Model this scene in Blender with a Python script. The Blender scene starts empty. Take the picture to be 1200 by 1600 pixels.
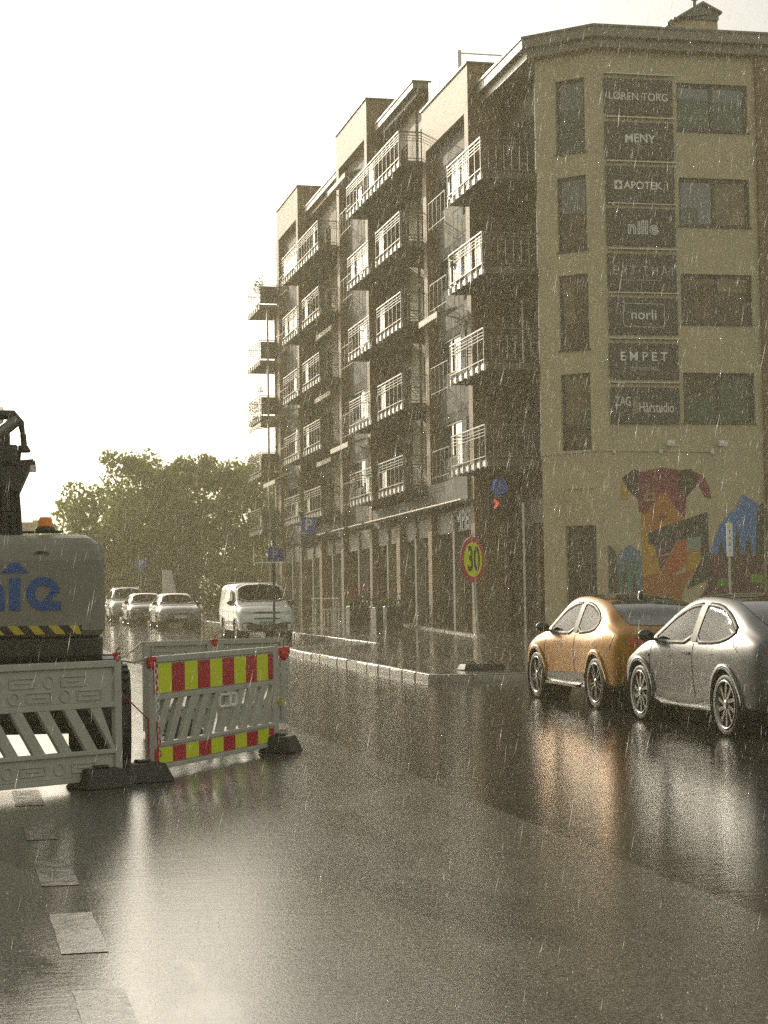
import bpy, bmesh, math, random
import numpy as np
from mathutils import Vector, Matrix
from mathutils.bvhtree import BVHTree
from math import sin, cos, pi, radians, sqrt, atan2
random.seed(7); rng = np.random.default_rng(7)
SC = bpy.context.scene
COL = SC.collection
G = 0.0204                      # the street climbs gently along +Y
def gz(y): return G * y
def pz(x, y): return G * y + .12 + .012 * max(0., x - 8.6)   # pavement surface

# ------------------------------------------------------------------ materials
MATS = {}
def mat(name, col, rough=.5, metal=0., var=.12, scale=3., bump=0., bscale=60., coat=0., spec=.5, rvar=.08, trans=0.):
    m = bpy.data.materials.new(name); m.use_nodes = True
    nt = m.node_tree; b = nt.nodes['Principled BSDF']; L = nt.links
    tc = nt.nodes.new('ShaderNodeTexCoord')
    n = nt.nodes.new('ShaderNodeTexNoise'); n.inputs['Scale'].default_value = scale; n.inputs['Detail'].default_value = 5
    L.new(tc.outputs['Object'], n.inputs['Vector'])
    r = nt.nodes.new('ShaderNodeMapRange'); r.inputs[1].default_value = .25; r.inputs[2].default_value = .75
    r.inputs[3].default_value = 1 - var; r.inputs[4].default_value = 1 + var
    L.new(n.outputs['Fac'], r.inputs[0])
    mx = nt.nodes.new('ShaderNodeVectorMath'); mx.operation = 'SCALE'; mx.inputs[0].default_value = col[:3]
    L.new(r.outputs[0], mx.inputs['Scale']); L.new(mx.outputs[0], b.inputs['Base Color'])
    r2 = nt.nodes.new('ShaderNodeMapRange'); r2.inputs[1].default_value = .3; r2.inputs[2].default_value = .7
    r2.inputs[3].default_value = max(.02, rough - rvar); r2.inputs[4].default_value = min(1, rough + rvar)
    L.new(n.outputs['Fac'], r2.inputs[0]); L.new(r2.outputs[0], b.inputs['Roughness'])
    b.inputs['Metallic'].default_value = metal; b.inputs['Coat Weight'].default_value = coat
    b.inputs['Coat Roughness'].default_value = .04; b.inputs['Specular IOR Level'].default_value = spec
    if bump:
        n2 = nt.nodes.new('ShaderNodeTexNoise'); n2.inputs['Scale'].default_value = bscale; n2.inputs['Detail'].default_value = 3
        L.new(tc.outputs['Object'], n2.inputs['Vector'])
        bp = nt.nodes.new('ShaderNodeBump'); bp.inputs['Strength'].default_value = bump; bp.inputs['Distance'].default_value = .02
        L.new(n2.outputs['Fac'], bp.inputs['Height']); L.new(bp.outputs[0], b.inputs['Normal'])
    MATS[name] = m
    return m

def brick_mat(name, c1, c2, mortar, rough=.6):
    m = bpy.data.materials.new(name); m.use_nodes = True
    nt = m.node_tree; b = nt.nodes['Principled BSDF']; L = nt.links
    tc = nt.nodes.new('ShaderNodeTexCoord'); sp = nt.nodes.new('ShaderNodeSeparateXYZ'); L.new(tc.outputs['Object'], sp.inputs[0])
    ad = nt.nodes.new('ShaderNodeMath'); L.new(sp.outputs[0], ad.inputs[0]); L.new(sp.outputs[1], ad.inputs[1])
    cb = nt.nodes.new('ShaderNodeCombineXYZ'); L.new(ad.outputs[0], cb.inputs[0]); L.new(sp.outputs[2], cb.inputs[1])
    br = nt.nodes.new('ShaderNodeTexBrick'); L.new(cb.outputs[0], br.inputs['Vector'])
    br.inputs['Color1'].default_value = (*c1, 1); br.inputs['Color2'].default_value = (*c2, 1); br.inputs['Mortar'].default_value = (*mortar, 1)
    br.inputs['Scale'].default_value = 1; br.inputs['Brick Width'].default_value = .24; br.inputs['Row Height'].default_value = .08
    br.inputs['Mortar Size'].default_value = .012; br.inputs['Bias'].default_value = -.1
    no = nt.nodes.new('ShaderNodeTexNoise'); no.inputs['Scale'].default_value = 1.1; no.inputs['Detail'].default_value = 6
    L.new(tc.outputs['Object'], no.inputs['Vector'])
    mr = nt.nodes.new('ShaderNodeMapRange'); mr.inputs[1].default_value = .3; mr.inputs[2].default_value = .7; mr.inputs[3].default_value = .75; mr.inputs[4].default_value = 1.2
    L.new(no.outputs['Fac'], mr.inputs[0])
    vm = nt.nodes.new('ShaderNodeVectorMath'); vm.operation = 'SCALE'; L.new(br.outputs['Color'], vm.inputs[0]); L.new(mr.outputs[0], vm.inputs['Scale'])
    L.new(vm.outputs[0], b.inputs['Base Color']); b.inputs['Roughness'].default_value = rough; b.inputs['Specular IOR Level'].default_value = .25
    bp = nt.nodes.new('ShaderNodeBump'); bp.inputs['Strength'].default_value = .5; bp.inputs['Distance'].default_value = .012; bp.invert = True
    L.new(br.outputs['Fac'], bp.inputs['Height']); L.new(bp.outputs[0], b.inputs['Normal'])
    MATS[name] = m; return m

def glass_mat(name, tint=(.8, .9, .85), refl=1.45):
    m = bpy.data.materials.new(name); m.use_nodes = True
    nt = m.node_tree; L = nt.links; nt.nodes.remove(nt.nodes['Principled BSDF']); out = nt.nodes['Material Output']
    t = nt.nodes.new('ShaderNodeBsdfTransparent'); t.inputs[0].default_value = (*tint, 1)
    g = nt.nodes.new('ShaderNodeBsdfGlossy'); g.inputs['Roughness'].default_value = .03
    tc = nt.nodes.new('ShaderNodeTexCoord'); n = nt.nodes.new('ShaderNodeTexNoise'); n.inputs['Scale'].default_value = 90
    L.new(tc.outputs['Object'], n.inputs['Vector'])
    bp = nt.nodes.new('ShaderNodeBump'); bp.inputs['Strength'].default_value = .05; bp.inputs['Distance'].default_value = .004
    L.new(n.outputs['Fac'], bp.inputs['Height']); L.new(bp.outputs[0], g.inputs['Normal'])
    f = nt.nodes.new('ShaderNodeFresnel'); f.inputs[0].default_value = refl
    mx = nt.nodes.new('ShaderNodeMixShader'); L.new(f.outputs[0], mx.inputs[0]); L.new(t.outputs[0], mx.inputs[1]); L.new(g.outputs[0], mx.inputs[2])
    L.new(mx.outputs[0], out.inputs[0]); MATS[name] = m; return m

def leaf_mat(name, col, col2):
    m = bpy.data.materials.new(name); m.use_nodes = True
    nt = m.node_tree; L = nt.links; b = nt.nodes['Principled BSDF']; out = nt.nodes['Material Output']
    tc = nt.nodes.new('ShaderNodeTexCoord'); n = nt.nodes.new('ShaderNodeTexNoise'); n.inputs['Scale'].default_value = .9; n.inputs['Detail'].default_value = 4
    L.new(tc.outputs['Object'], n.inputs['Vector'])
    cr = nt.nodes.new('ShaderNodeMix'); cr.data_type = 'RGBA'; cr.inputs[6].default_value = (*col, 1); cr.inputs[7].default_value = (*col2, 1)
    mr = nt.nodes.new('ShaderNodeMapRange'); mr.inputs[1].default_value = .35; mr.inputs[2].default_value = .65
    L.new(n.outputs['Fac'], mr.inputs[0]); L.new(mr.outputs[0], cr.inputs[0]); L.new(cr.outputs[2], b.inputs['Base Color'])
    b.inputs['Roughness'].default_value = .5
    tr = nt.nodes.new('ShaderNodeBsdfTranslucent'); L.new(cr.outputs[2], tr.inputs[0])
    mx = nt.nodes.new('ShaderNodeMixShader'); mx.inputs[0].default_value = .45
    L.new(b.outputs[0], mx.inputs[1]); L.new(tr.outputs[0], mx.inputs[2]); L.new(mx.outputs[0], out.inputs[0]); MATS[name] = m; return m

def wet_ground(name, cl, cr, seam=None, pud=.5, slab=False):
    """wet asphalt: grain bump, smooth water film in patches; beyond the seam a newer, smoother layer"""
    m = bpy.data.materials.new(name); m.use_nodes = True
    nt = m.node_tree; L = nt.links; b = nt.nodes['Principled BSDF']
    def N(t, **k):
        n = nt.nodes.new('ShaderNode' + t)
        for kk, v in k.items(): setattr(n, kk, v)
        return n
    tc = N('TexCoord'); P = tc.outputs['Object']
    def noise(s, d=4, vec=P, rough=.55):
        n = N('TexNoise'); n.inputs['Scale'].default_value = s; n.inputs['Detail'].default_value = d; n.inputs['Roughness'].default_value = rough
        L.new(vec, n.inputs['Vector']); return n.outputs['Fac']
    def rng_(v, a, b_, c, d):
        n = N('MapRange'); n.inputs[1].default_value = a; n.inputs[2].default_value = b_; n.inputs[3].default_value = c; n.inputs[4].default_value = d
        L.new(v, n.inputs[0]); return n.outputs[0]
    def math_(op, a, b_):
        n = N('Math', operation=op)
        for i, v in enumerate((a, b_)):
            if isinstance(v, (int, float)): n.inputs[i].default_value = v
            else: L.new(v, n.inputs[i])
        return n.outputs[0]
    sp = N('SeparateXYZ'); L.new(P, sp.inputs[0])
    mapn = N('Mapping'); mapn.inputs['Scale'].default_value = (.9, .28, 1); L.new(P, mapn.inputs['Vector'])
    big = noise(.55, 5, mapn.outputs[0]); mid = noise(2.2, 5, mapn.outputs[0]); fine = noise(58, 2); grain = noise(150, 2)
    pmask = rng_(math_('ADD', math_('MULTIPLY', big, .75), math_('MULTIPLY', mid, .25)), pud - .05, pud + .06, 0, 1)   # 1 = water film
    if seam is not None:
        s = rng_(math_('ADD', sp.outputs[0], math_('MULTIPLY', noise(3, 3), .12)), seam, seam + .05, 0, 1)
    else:
        s = math_('MULTIPLY', big, 0)
    mixc = N('Mix', data_type='RGBA'); mixc.inputs[6].default_value = (*cl, 1); mixc.inputs[7].default_value = (*cr, 1); L.new(s, mixc.inputs[0])
    vm = N('VectorMath', operation='SCALE'); L.new(mixc.outputs[2], vm.inputs[0])
    L.new(math_('MULTIPLY', rng_(mid, .3, .7, .8, 1.2), rng_(math_('ADD', math_('MULTIPLY', fine, .5), math_('MULTIPLY', grain, .5)), .38, .62, .25, 2.1)), vm.inputs['Scale'])
    L.new(vm.outputs[0], b.inputs['Base Color'])
    dry = rng_(mid, .3, .7, .12, .18)
    dry = math_('SUBTRACT', dry, math_('MULTIPLY', s, .06))
    dry = math_('ADD', dry, rng_(fine, .42, .62, -.04, .06))
    if seam is not None:      # old worn-smooth strip under a film of water, left of the dashes
        lf = rng_(math_('ADD', sp.outputs[0], math_('MULTIPLY', noise(1.2, 4), .5)), 1.02, 1.12, 1, 0)
        dry = math_('SUBTRACT', dry, math_('MULTIPLY', lf, .10))
    rr = N('Mix', data_type='FLOAT'); L.new(pmask, rr.inputs[0]); L.new(dry, rr.inputs[2]); rr.inputs[3].default_value = .07
    L.new(rr.outputs[0], b.inputs['Roughness'])
    b.inputs['Specular IOR Level'].default_value = .5; b.inputs['IOR'].default_value = 1.4
    # bump: coarse grain where no film, gentle rain ripples on the film
    rip = noise(16, 3); 
    h = N('Mix', data_type='FLOAT'); L.new(pmask, h.inputs[0]); L.new(math_('ADD', fine, math_('MULTIPLY', grain, .6)), h.inputs[2])
    L.new(math_('MULTIPLY', rip, .75), h.inputs[3])
    bp = N('Bump'); bp.inputs['Distance'].default_value = .006; L.new(h.outputs[0], bp.inputs['Height'])
    L.new(rng_(s, 0, 1, .17, .09), bp.inputs['Strength'])
    # shallow dips and wind ripples that break the reflections up
    mp2 = N('Mapping'); mp2.inputs['Scale'].default_value = (2.2, 9.0, 1); L.new(P, mp2.inputs['Vector']); rp2 = noise(1.6, 4, mp2.outputs[0], .6)
    und = noise(.9, 3)
    bp3 = N('Bump'); bp3.inputs['Distance'].default_value = .02; bp3.inputs['Strength'].default_value = .07; L.new(math_('ADD', rp2, math_('MULTIPLY', und, .8)), bp3.inputs['Height']); L.new(bp.outputs[0], bp3.inputs['Normal'])
    L.new(bp3.outputs[0], b.inputs['Normal']); bp = bp3
    if slab:
        br = N('TexBrick'); L.new(P, br.inputs['Vector']); br.inputs['Scale'].default_value = 1; br.inputs['Brick Width'].default_value = .6; br.inputs['Row Height'].default_value = .4
        br.inputs['Mortar Size'].default_value = .008
        bp2 = N('Bump', invert=True); bp2.inputs['Distance'].default_value = .01; bp2.inputs['Strength'].default_value = .5
        L.new(br.outputs['Fac'], bp2.inputs['Height']); L.new(bp.outputs[0], bp2.inputs['Normal']); L.new(bp2.outputs[0], b.inputs['Normal'])
    MATS[name] = m; return m

mat('plaster', (.455, .385, .25), .6, var=.13, scale=1.2, bump=.15, bscale=25)
brick_mat('brick', (.23, .14, .07), (.15, .085, .042), (.20, .165, .115))
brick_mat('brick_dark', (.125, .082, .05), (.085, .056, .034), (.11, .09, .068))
mat('grey_panel', (.115, .113, .108), .7, var=.1, scale=2, spec=.15)
mat('pale_panel', (.26, .24, .19), .7, var=.08, spec=.15)
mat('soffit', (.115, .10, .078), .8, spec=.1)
mat('fascia', (.19, .175, .14), .45, var=.08)
mat('roof_metal', (.10, .10, .095), .35, metal=.3)
mat('dark_frame', (.035, .032, .03), .35)
mat('steel', (.20, .20, .19), .42, metal=.6)
mat('rail_dark', (.12, .11, .09), .5)
mat('white_panel', (.80, .80, .77), .25, var=.04)
mat('slab', (.14, .122, .096), .7, spec=.2)
mat('pane', (.035, .042, .042), .06, var=.3, scale=.8, rvar=.02, spec=.9)
mat('pane_brown', (.085, .058, .034), .06, var=.5, scale=1.5, rvar=.02, spec=.3)
mat('pane_sky', (.055, .062, .07), .06, var=.12, scale=.9, rvar=.02, spec=.9)
mat('pane_green', (.055, .085, .06), .06, var=.3, scale=1.2, rvar=.02, spec=.4)  # green tint paints the mirrored opposite side into the glass
mat('pane_curtain', (.19, .145, .085), .06, var=.35, scale=1.5, rvar=.02, spec=.3)
mat('door_dark', (.05, .04, .032), .35)
mat('sign_face', (.048, .046, .043), .55, var=.25, scale=4)
mat('lettering', (.78, .78, .75), .5)
mat('lettering_dim', (.46, .46, .44), .5)
mat('blue_letter', (.10, .17, .33), .4)
mat('white', (.8, .8, .78), .35, var=.05)
mat('black_rubber', (.011, .0105, .0105), .55, var=.3, scale=8, bump=.3)
mat('black_plastic', (.02, .02, .021), .3, var=.2)
mat('trim_dark', (.012, .012, .012), .55, spec=.2)
mat('black_gloss', (.012, .012, .013), .06, rvar=.02, coat=.6)
mat('road_blue', (.025, .09, .42), .35)
mat('dusk_blue', (.05, .05, .2), .35)
mat('sign_yellow', (.66, .74, .012), .35, var=.06)
mat('sign_red', (.46, .012, .035), .35, var=.08)
mat('red_lens', (.5, .01, .01), .15)
mat('red_glow', (.8, .06, .03), .3)
mat('galv', (.48, .48, .46), .38, metal=.7, var=.2, scale=9)
mat('barrier_plastic', (.42, .41, .36), .5, var=.1, scale=6, bump=.08, bscale=12)
mat('kerb_stone', (.27, .255, .225), .26, var=.25, scale=5, bump=.3, bscale=30)
mat('paint_white', (.22, .21, .19), .2, var=.3, scale=9, bump=.15, bscale=70, rvar=.12)
mat('gold_paint', (.31, .135, .003), .36, metal=.35, var=.05, scale=2, coat=.12, spec=.22)
mat('silver_paint', (.105, .108, .114), .36, metal=.35, var=.05, scale=2, coat=.12, spec=.22)
mat('white_paint', (.70, .70, .68), .25, var=.04, coat=.5)
mat('grey_paint', (.22, .225, .23), .28, metal=.3, coat=.6)
mat('dark_paint', (.07, .075, .08), .25, metal=.3, coat=.6)
mat('suv_paint', (.34, .35, .35), .28, metal=.3, coat=.6)
mat('alloy_dark', (.16, .155, .15), .22, metal=.9)
mat('alloy', (.24, .237, .23), .22, metal=.9)
mat('headlamp', (.45, .46, .46), .1, rvar=.03, coat=.8)
mat('plate', (.55, .56, .55), .4)
mat('plate_green', (.12, .30, .2), .4)
mat('seat_cloth', (.05, .046, .042), .7)
mat('digger_grey', (.225, .21, .175), .42, var=.1, scale=3)
mat('digger_top', (.30, .30, .29), .3, var=.06)
mat('digger_blue', (.02, .085, .30), .35)
mat('digger_black', (.02, .019, .018), .4, var=.3)
mat('hazard_yellow', (.55, .43, .03), .4)
mat('amber', (.85, .25, .02), .2)
mat('bark', (.06, .048, .035), .8, bump=.5, bscale=20)
mat('planter_box', (.055, .048, .038), .6)
mat('flower_red', (.45, .05, .04), .6)
mat('awning_cloth', (.62, .58, .48), .6, var=.08)
mat('far_wall', (.45, .40, .30), .7)
mat('far_roof', (.30, .24, .17), .6)
mat('rope', (.25, .23, .2), .7)
leaf_mat('leaf', (.13, .19, .03), (.21, .25, .055))
leaf_mat('leaf_dark', (.06, .08, .022), (.11, .12, .04))
glass_mat('car_glass', (.30, .42, .32), 1.09); glass_mat('clear_glass', (.9, .94, .92))
for nm_, c_, e_ in (('lit_blue', (.03, .10, .42), .22), ('lit_red', (.85, .07, .04), .8)):     # the parking sign is lit from inside
    b_ = mat(nm_, c_, .3).node_tree.nodes['Principled BSDF']; b_.inputs['Emission Color'].default_value = (*c_, 1); b_.inputs['Emission Strength'].default_value = e_
for n, c in dict(m_dark=(.045, .022, .018), m_mustard=(.44, .25, .02), m_maroon=(.19, .022, .045), m_rust=(.34, .12, .035), m_orange=(.42, .15, .025), m_tan=(.36, .2, .11),
                 m_red=(.42, .09, .02), m_purple=(.11, .05, .085), m_pale=(.23, .29, .22), m_char=(.045, .043, .04), m_blue=(.10, .17, .26), m_teal=(.09, .17, .16), m_pine=(.04, .055, .04),
                 m_sky=(.06, .18, .42), m_plum=(.09, .035, .04), m_green=(.12, .26, .03), m_line=(.5, .2, .05)).items():
    mat(n, c, .6, var=.08, scale=2.)
def worn_paint():
    m = MATS['paint_white']; nt = m.node_tree; L = nt.links; b = nt.nodes['Principled BSDF']
    tc = nt.nodes.new('ShaderNodeTexCoord'); n = nt.nodes.new('ShaderNodeTexNoise'); n.inputs['Scale'].default_value = 22; n.inputs['Detail'].default_value = 6; n.inputs['Roughness'].default_value = .7; L.new(tc.outputs['Object'], n.inputs['Vector'])
    r = nt.nodes.new('ShaderNodeMapRange'); r.inputs[1].default_value = .44; r.inputs[2].default_value = .56; L.new(n.outputs['Fac'], r.inputs[0])
    mx = nt.nodes.new('ShaderNodeMix'); mx.data_type = 'RGBA'; mx.inputs[6].default_value = (.07, .065, .055, 1); old = b.inputs['Base Color'].links[0].from_socket; L.new(old, mx.inputs[7]); L.new(r.outputs[0], mx.inputs[0]); L.new(mx.outputs[2], b.inputs['Base Color'])
worn_paint()
wet_ground('wet_asphalt', (.085, .079, .066), (.026, .024, .021), seam=4.26, pud=.60)
wet_ground('wet_paving', (.060, .055, .046), (.060, .055, .046), None, pud=.50, slab=True)

# ------------------------------------------------------------------ mesh helpers
class MB:
    def __init__(s): s.v = []; s.f = []; s.m = []; s.sm = []
    def add(s, vs, fs, mi=0, smooth=False):
        b = len(s.v); s.v += [tuple(map(float, v)) for v in vs]
        for f in fs: s.f.append([b + i for i in f]); s.m.append(mi); s.sm.append(smooth)
    def hexa(s, p, mi=0):   # p: 8 corners, bottom 0-3 ccw, top 4-7
        s.add(p, [(3, 2, 1, 0), (4, 5, 6, 7), (0, 1, 5, 4), (1, 2, 6, 5), (2, 3, 7, 6), (3, 0, 4, 7)], mi)
    def box(s, x0, x1, y0, y1, z0, z1, mi=0):
        s.hexa([(x0, y0, z0), (x1, y0, z0), (x1, y1, z0), (x0, y1, z0), (x0, y0, z1), (x1, y0, z1), (x1, y1, z1), (x0, y1, z1)], mi)
    def obox(s, F, u0, u1, w0, w1, z0, z1, mi=0):
        P = F
        s.hexa([P(u0, w0, z0), P(u1, w0, z0), P(u1, w1, z0), P(u0, w1, z0), P(u0, w0, z1), P(u1, w0, z1), P(u1, w1, z1), P(u0, w1, z1)], mi)
    def rbox(s, x0, x1, y0, y1, z0, z1, r, mi=0):   # box with chamfered vertical and top edges
        ring = [(x0 + r, y0), (x1 - r, y0), (x1, y0 + r), (x1, y1 - r), (x1 - r, y1), (x0 + r, y1), (x0, y1 - r), (x0, y0 + r)]
        cx, cy = (x0 + x1) / 2, (y0 + y1) / 2
        def sc(k): return [(cx + (a - cx) * (1 - k / max(1e-3, (x1 - x0) / 2)), cy + (b - cy) * (1 - k / max(1e-3, (y1 - y0) / 2))) for a, b in ring]
        lv = [(z0, sc(r * .4)), (z0 + r * .4, ring), (z1 - r, ring), (z1 - r * .3, sc(r * .3)), (z1, sc(r))]
        vs = [(a, b, z) for z, rr in lv for a, b in rr]
        fs = [tuple(range(7, -1, -1)), tuple(range(32, 40))]
        for k in range(4):
            for i in range(8): j = (i + 1) % 8; fs.append((k * 8 + i, k * 8 + j, k * 8 + 8 + j, k * 8 + 8 + i))
        s.add(vs, fs, mi)
    def tube(s, pts, r, n=8, mi=0, caps=True, smooth=True):
        pts = [Vector(p) for p in pts]; N = len(pts); R = r if isinstance(r, (list, tuple)) else [r] * N
        vs = []; prev = None
        for i, p in enumerate(pts):
            d = (pts[min(i + 1, N - 1)] - pts[max(i - 1, 0)]).normalized()
            a = prev if prev is not None and abs(prev.dot(d)) < .95 else (Vector((0, 0, 1)) if abs(d.z) < .9 else Vector((1, 0, 0)))
            a = (a - d * a.dot(d)).normalized(); b = d.cross(a); prev = a
            for k in range(n):
                t = 2 * pi * k / n; vs.append(p + a * (R[i] * cos(t)) + b * (R[i] * sin(t)))
        fs = []
        for i in range(N - 1):
            for k in range(n): j = (k + 1) % n; fs.append((i * n + k, i * n + j, i * n + n + j, i * n + n + k))
        s.add(vs, fs, mi, smooth)
        if caps: s.add([vs[k] for k in range(n)], [tuple(range(n - 1, -1, -1))], mi); s.add([vs[(N - 1) * n + k] for k in range(n)], [tuple(range(n))], mi)
    def lathe(s, prof, c, axis='z', n=24, mi=0, smooth=True, a0=0, a1=2 * pi):
        vs = []; full = abs(a1 - a0 - 2 * pi) < 1e-6; K = n if full else n + 1
        for (r, h) in prof:
            for k in range(K):
                t = a0 + (a1 - a0) * k / n; a, b = r * cos(t), r * sin(t)
                vs.append({'z': (c[0] + a, c[1] + b, c[2] + h), 'x': (c[0] + h, c[1] + a, c[2] + b), 'y': (c[0] + b, c[1] + h, c[2] + a)}[axis])
        fs = []
        for i in range(len(prof) - 1):
            for k in range(n):
                j = (k + 1) % K; fs.append((i * K + k, i * K + j, (i + 1) * K + j, (i + 1) * K + k))
        s.add(vs, fs, mi, smooth)
    def prism(s, poly, F, w0, w1, mi=0):   # polygon in (u,z), extruded along w through frame F
        n = len(poly); vs = [F(u, w0, z) for u, z in poly] + [F(u, w1, z) for u, z in poly]
        s.add(vs, [tuple(range(n - 1, -1, -1)), tuple(range(n, 2 * n))] + [(i, (i + 1) % n, n + (i + 1) % n, n + i) for i in range(n)], mi)
    def sphere(s, c, r, n=10, mi=0, sq=(1, 1, 1)):
        vs = []; fs = []
        for i in range(n + 1):
            p = pi * i / n
            for k in range(n): t = 2 * pi * k / n; vs.append((c[0] + r * sq[0] * sin(p) * cos(t), c[1] + r * sq[1] * sin(p) * sin(t), c[2] + r * sq[2] * cos(p)))
        for i in range(n):
            for k in range(n): j = (k + 1) % n; fs.append((i * n + k, (i + 1) * n + k, (i + 1) * n + j, i * n + j))
        s.add(vs, fs, mi, True)
    def build(s, name, mats, parent=None, fix=True):
        me = bpy.data.meshes.new(name); me.from_pydata(s.v, [], s.f)
        for m in (mats if isinstance(mats, (list, tuple)) else [mats]): me.materials.append(MATS[m])
        me.polygons.foreach_set('material_index', s.m); me.polygons.foreach_set('use_smooth', s.sm)
        if fix:
            bm = bmesh.new(); bm.from_mesh(me); bmesh.ops.recalc_face_normals(bm, faces=bm.faces); bm.to_mesh(me); bm.free()
        me.update(); o = bpy.data.objects.new(name, me); COL.objects.link(o)
        if parent: o.parent = parent; o.matrix_parent_inverse = Matrix.Translation(-parent.location) if parent.get('world_parts') else Matrix.Identity(4)
        return o
def tag(o, label, cat, group=None):
    o['label'] = label; o['category'] = cat
    if group: o['group'] = group
    return o
def thing(name, label, cat, loc=(0, 0, 0), rot=(0, 0, 0), group=None, world=False):
    o = bpy.data.objects.new(name, None); COL.objects.link(o); o.location = loc; o.rotation_euler = rot
    o.empty_display_size = .2
    if world: o['world_parts'] = 1
    return tag(o, label, cat, group)
def struct(o, kind='structure'): o['kind'] = kind; return o
def frame(o, d, n):   # wall frame: u along d, w outward along n, z up
    o = Vector(o); d = Vector(d).normalized(); n = Vector(n).normalized()
    return lambda u, w, z: (o.x + d.x * u + n.x * w, o.y + d.y * u + n.y * w, z)
def text_obj(body, F, u, w, z, size, material, parent=None, name='lettering', align='CENTER', bold=.0, sx=1., depth=.012, curve=0., shear=0.):
    cu = bpy.data.curves.new(name, 'FONT'); cu.body = body; cu.size = size; cu.align_x = align; cu.align_y = 'CENTER'; cu.offset = bold; cu.extrude = depth / 2; cu.shear = shear
    cu.resolution_u = 4
    t = bpy.data.objects.new(name, cu); COL.objects.link(t); dg = bpy.context.evaluated_depsgraph_get()
    me = bpy.data.meshes.new_from_object(t.evaluated_get(dg)); bpy.data.objects.remove(t); bpy.data.curves.remove(cu)
    for v in me.vertices:
        x, y, zz = v.co; x *= sx
        if curve: y -= curve * x * x
        v.co = F(u + x, w + zz + depth / 2, z + y)
    me.materials.clear(); me.materials.append(MATS[material]); o = bpy.data.objects.new(name, me); COL.objects.link(o)
    if parent: o.parent = parent; o.matrix_parent_inverse = Matrix.Translation(-parent.location) if parent.get('world_parts') else Matrix.Identity(4)
    return o
def wall(mb, F, u0, u1, z0, z1, holes=(), depth=.25, mi=0, rmi=None):
    """front wall face with rectangular openings and their reveals"""
    us = sorted({u0, u1, *[h[0] for h in holes], *[h[1] for h in holes]}); zs = sorted({z0, z1, *[h[2] for h in holes], *[h[3] for h in holes]})
    for a, b in zip(us, us[1:]):
        for c, d in zip(zs, zs[1:]):
            mu, mz = (a + b) / 2, (c + d) / 2
            if any(h[0] < mu < h[1] and h[2] < mz < h[3] for h in holes): continue
            mb.add([F(a, 0, c), F(b, 0, c), F(b, 0, d), F(a, 0, d)], [(0, 1, 2, 3)], mi)
    r = mi if rmi is None else rmi
    for a, b, c, d in holes:
        for p, q in (((a, c), (b, c)), ((b, c), (b, d)), ((b, d), (a, d)), ((a, d), (a, c))):
            mb.add([F(p[0], 0, p[1]), F(q[0], 0, q[1]), F(q[0], -depth, q[1]), F(p[0], -depth, p[1])], [(0, 1, 2, 3)], r)
def window(F, h, parent, w=-.12, fr=.07, vs=(), hs=(), fm='dark_frame', pm='pane', sill=False, name='window', extra=None):
    a, b, c, d = h; m = MB()
    m.obox(F, a, a + fr, w - .06, w + .02, c, d); m.obox(F, b - fr, b, w - .06, w + .02, c, d)
    m.obox(F, a + fr, b - fr, w - .06, w + .02, c, c + fr); m.obox(F, a + fr, b - fr, w - .06, w + .02, d - fr, d)
    for v in vs: m.obox(F, v - fr / 2, v + fr / 2, w - .055, w + .015, c + fr, d - fr)
    for q in hs: m.obox(F, a + fr, b - fr, w - .05, w + .012, q - fr / 2, q + fr / 2)
    if sill: m.obox(F, a - .04, b + .04, w + .022, .05, c - .03, c + .012)
    o = m.build(name, fm, parent)
    g = MB(); g.obox(F, a + fr * .5, b - fr * .5, w - .04, w - .025, c + fr * .5, d - fr * .5)
    if extra: 
        for (x0, x1, y0, y1, k) in extra: g.obox(F, x0, x1, w - .0245, w - .022 + .001 * k, y0, y1, k)
        g.build('pane', [pm, 'pane_curtain', 'pane_green', 'pane_brown'], o)
    else: g.build('pane', pm, o)
    return o

# ------------------------------------------------------------------ the setting
def sheet(name, poly, zf, m, nx=1):
    mb = MB(); mb.add([(x, y, zf(x, y)) for x, y in poly], [tuple(range(len(poly)))]); return struct(mb.build(name, m, fix=False))
sheet('road', [(-120, -40), (160, -40), (160, 420), (-120, 420)], lambda x, y: gz(y), 'wet_asphalt')
# pavement: kerb bulge by the street, bays for the parked cars in front of and behind it
KX = [(8.5, 31.9), (8.5, 46.6), (8.7, 47.6), (9.3, 48.3), (11.2, 48.6), (11.4, 49.2), (11.4, 104)]
edge = [(60, 31.75), (12.5, 31.9)] + [(9.2, 31.9), (8.75, 32.05), (8.5, 32.4)] + KX[1:]
sheet('pavement', edge + [(60, 104)], lambda x, y: pz(x, y) + (0 if x < 40 else 0), 'wet_paving')
mb = MB()
for (a, b), (c, d) in zip(edge, edge[1:]):
    dx, dy = c - a, d - b; l = sqrt(dx * dx + dy * dy); nx, ny = dy / l * .16, -dx / l * .16
    za, zb = pz(a, b) + .012, pz(c, d) + .012
    k = max(1, int(l / 1.0))
    for i in range(k):
        t0, t1 = i / k, (i + 1) / k - (.012 / l if l > 1 else 0)
        q = [(a + dx * t, b + dy * t, za + (zb - za) * t) for t in (t0, t1)]
        j = rng.uniform(-.008, .008); jz = rng.uniform(-.006, .006)
        lo = [(q[0][0] + j, q[0][1], gz(q[0][1]) - .1), (q[1][0] + j, q[1][1], gz(q[1][1]) - .1), (q[1][0] + nx, q[1][1] + ny, gz(q[1][1]) - .1), (q[0][0] + nx, q[0][1] + ny, gz(q[0][1]) - .1)]
        hi = [(p[0], p[1], (q[0][2] if n in (0, 3) else q[1][2]) + jz) for n, p in enumerate(lo)]
        mb.hexa(lo + hi)
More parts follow.
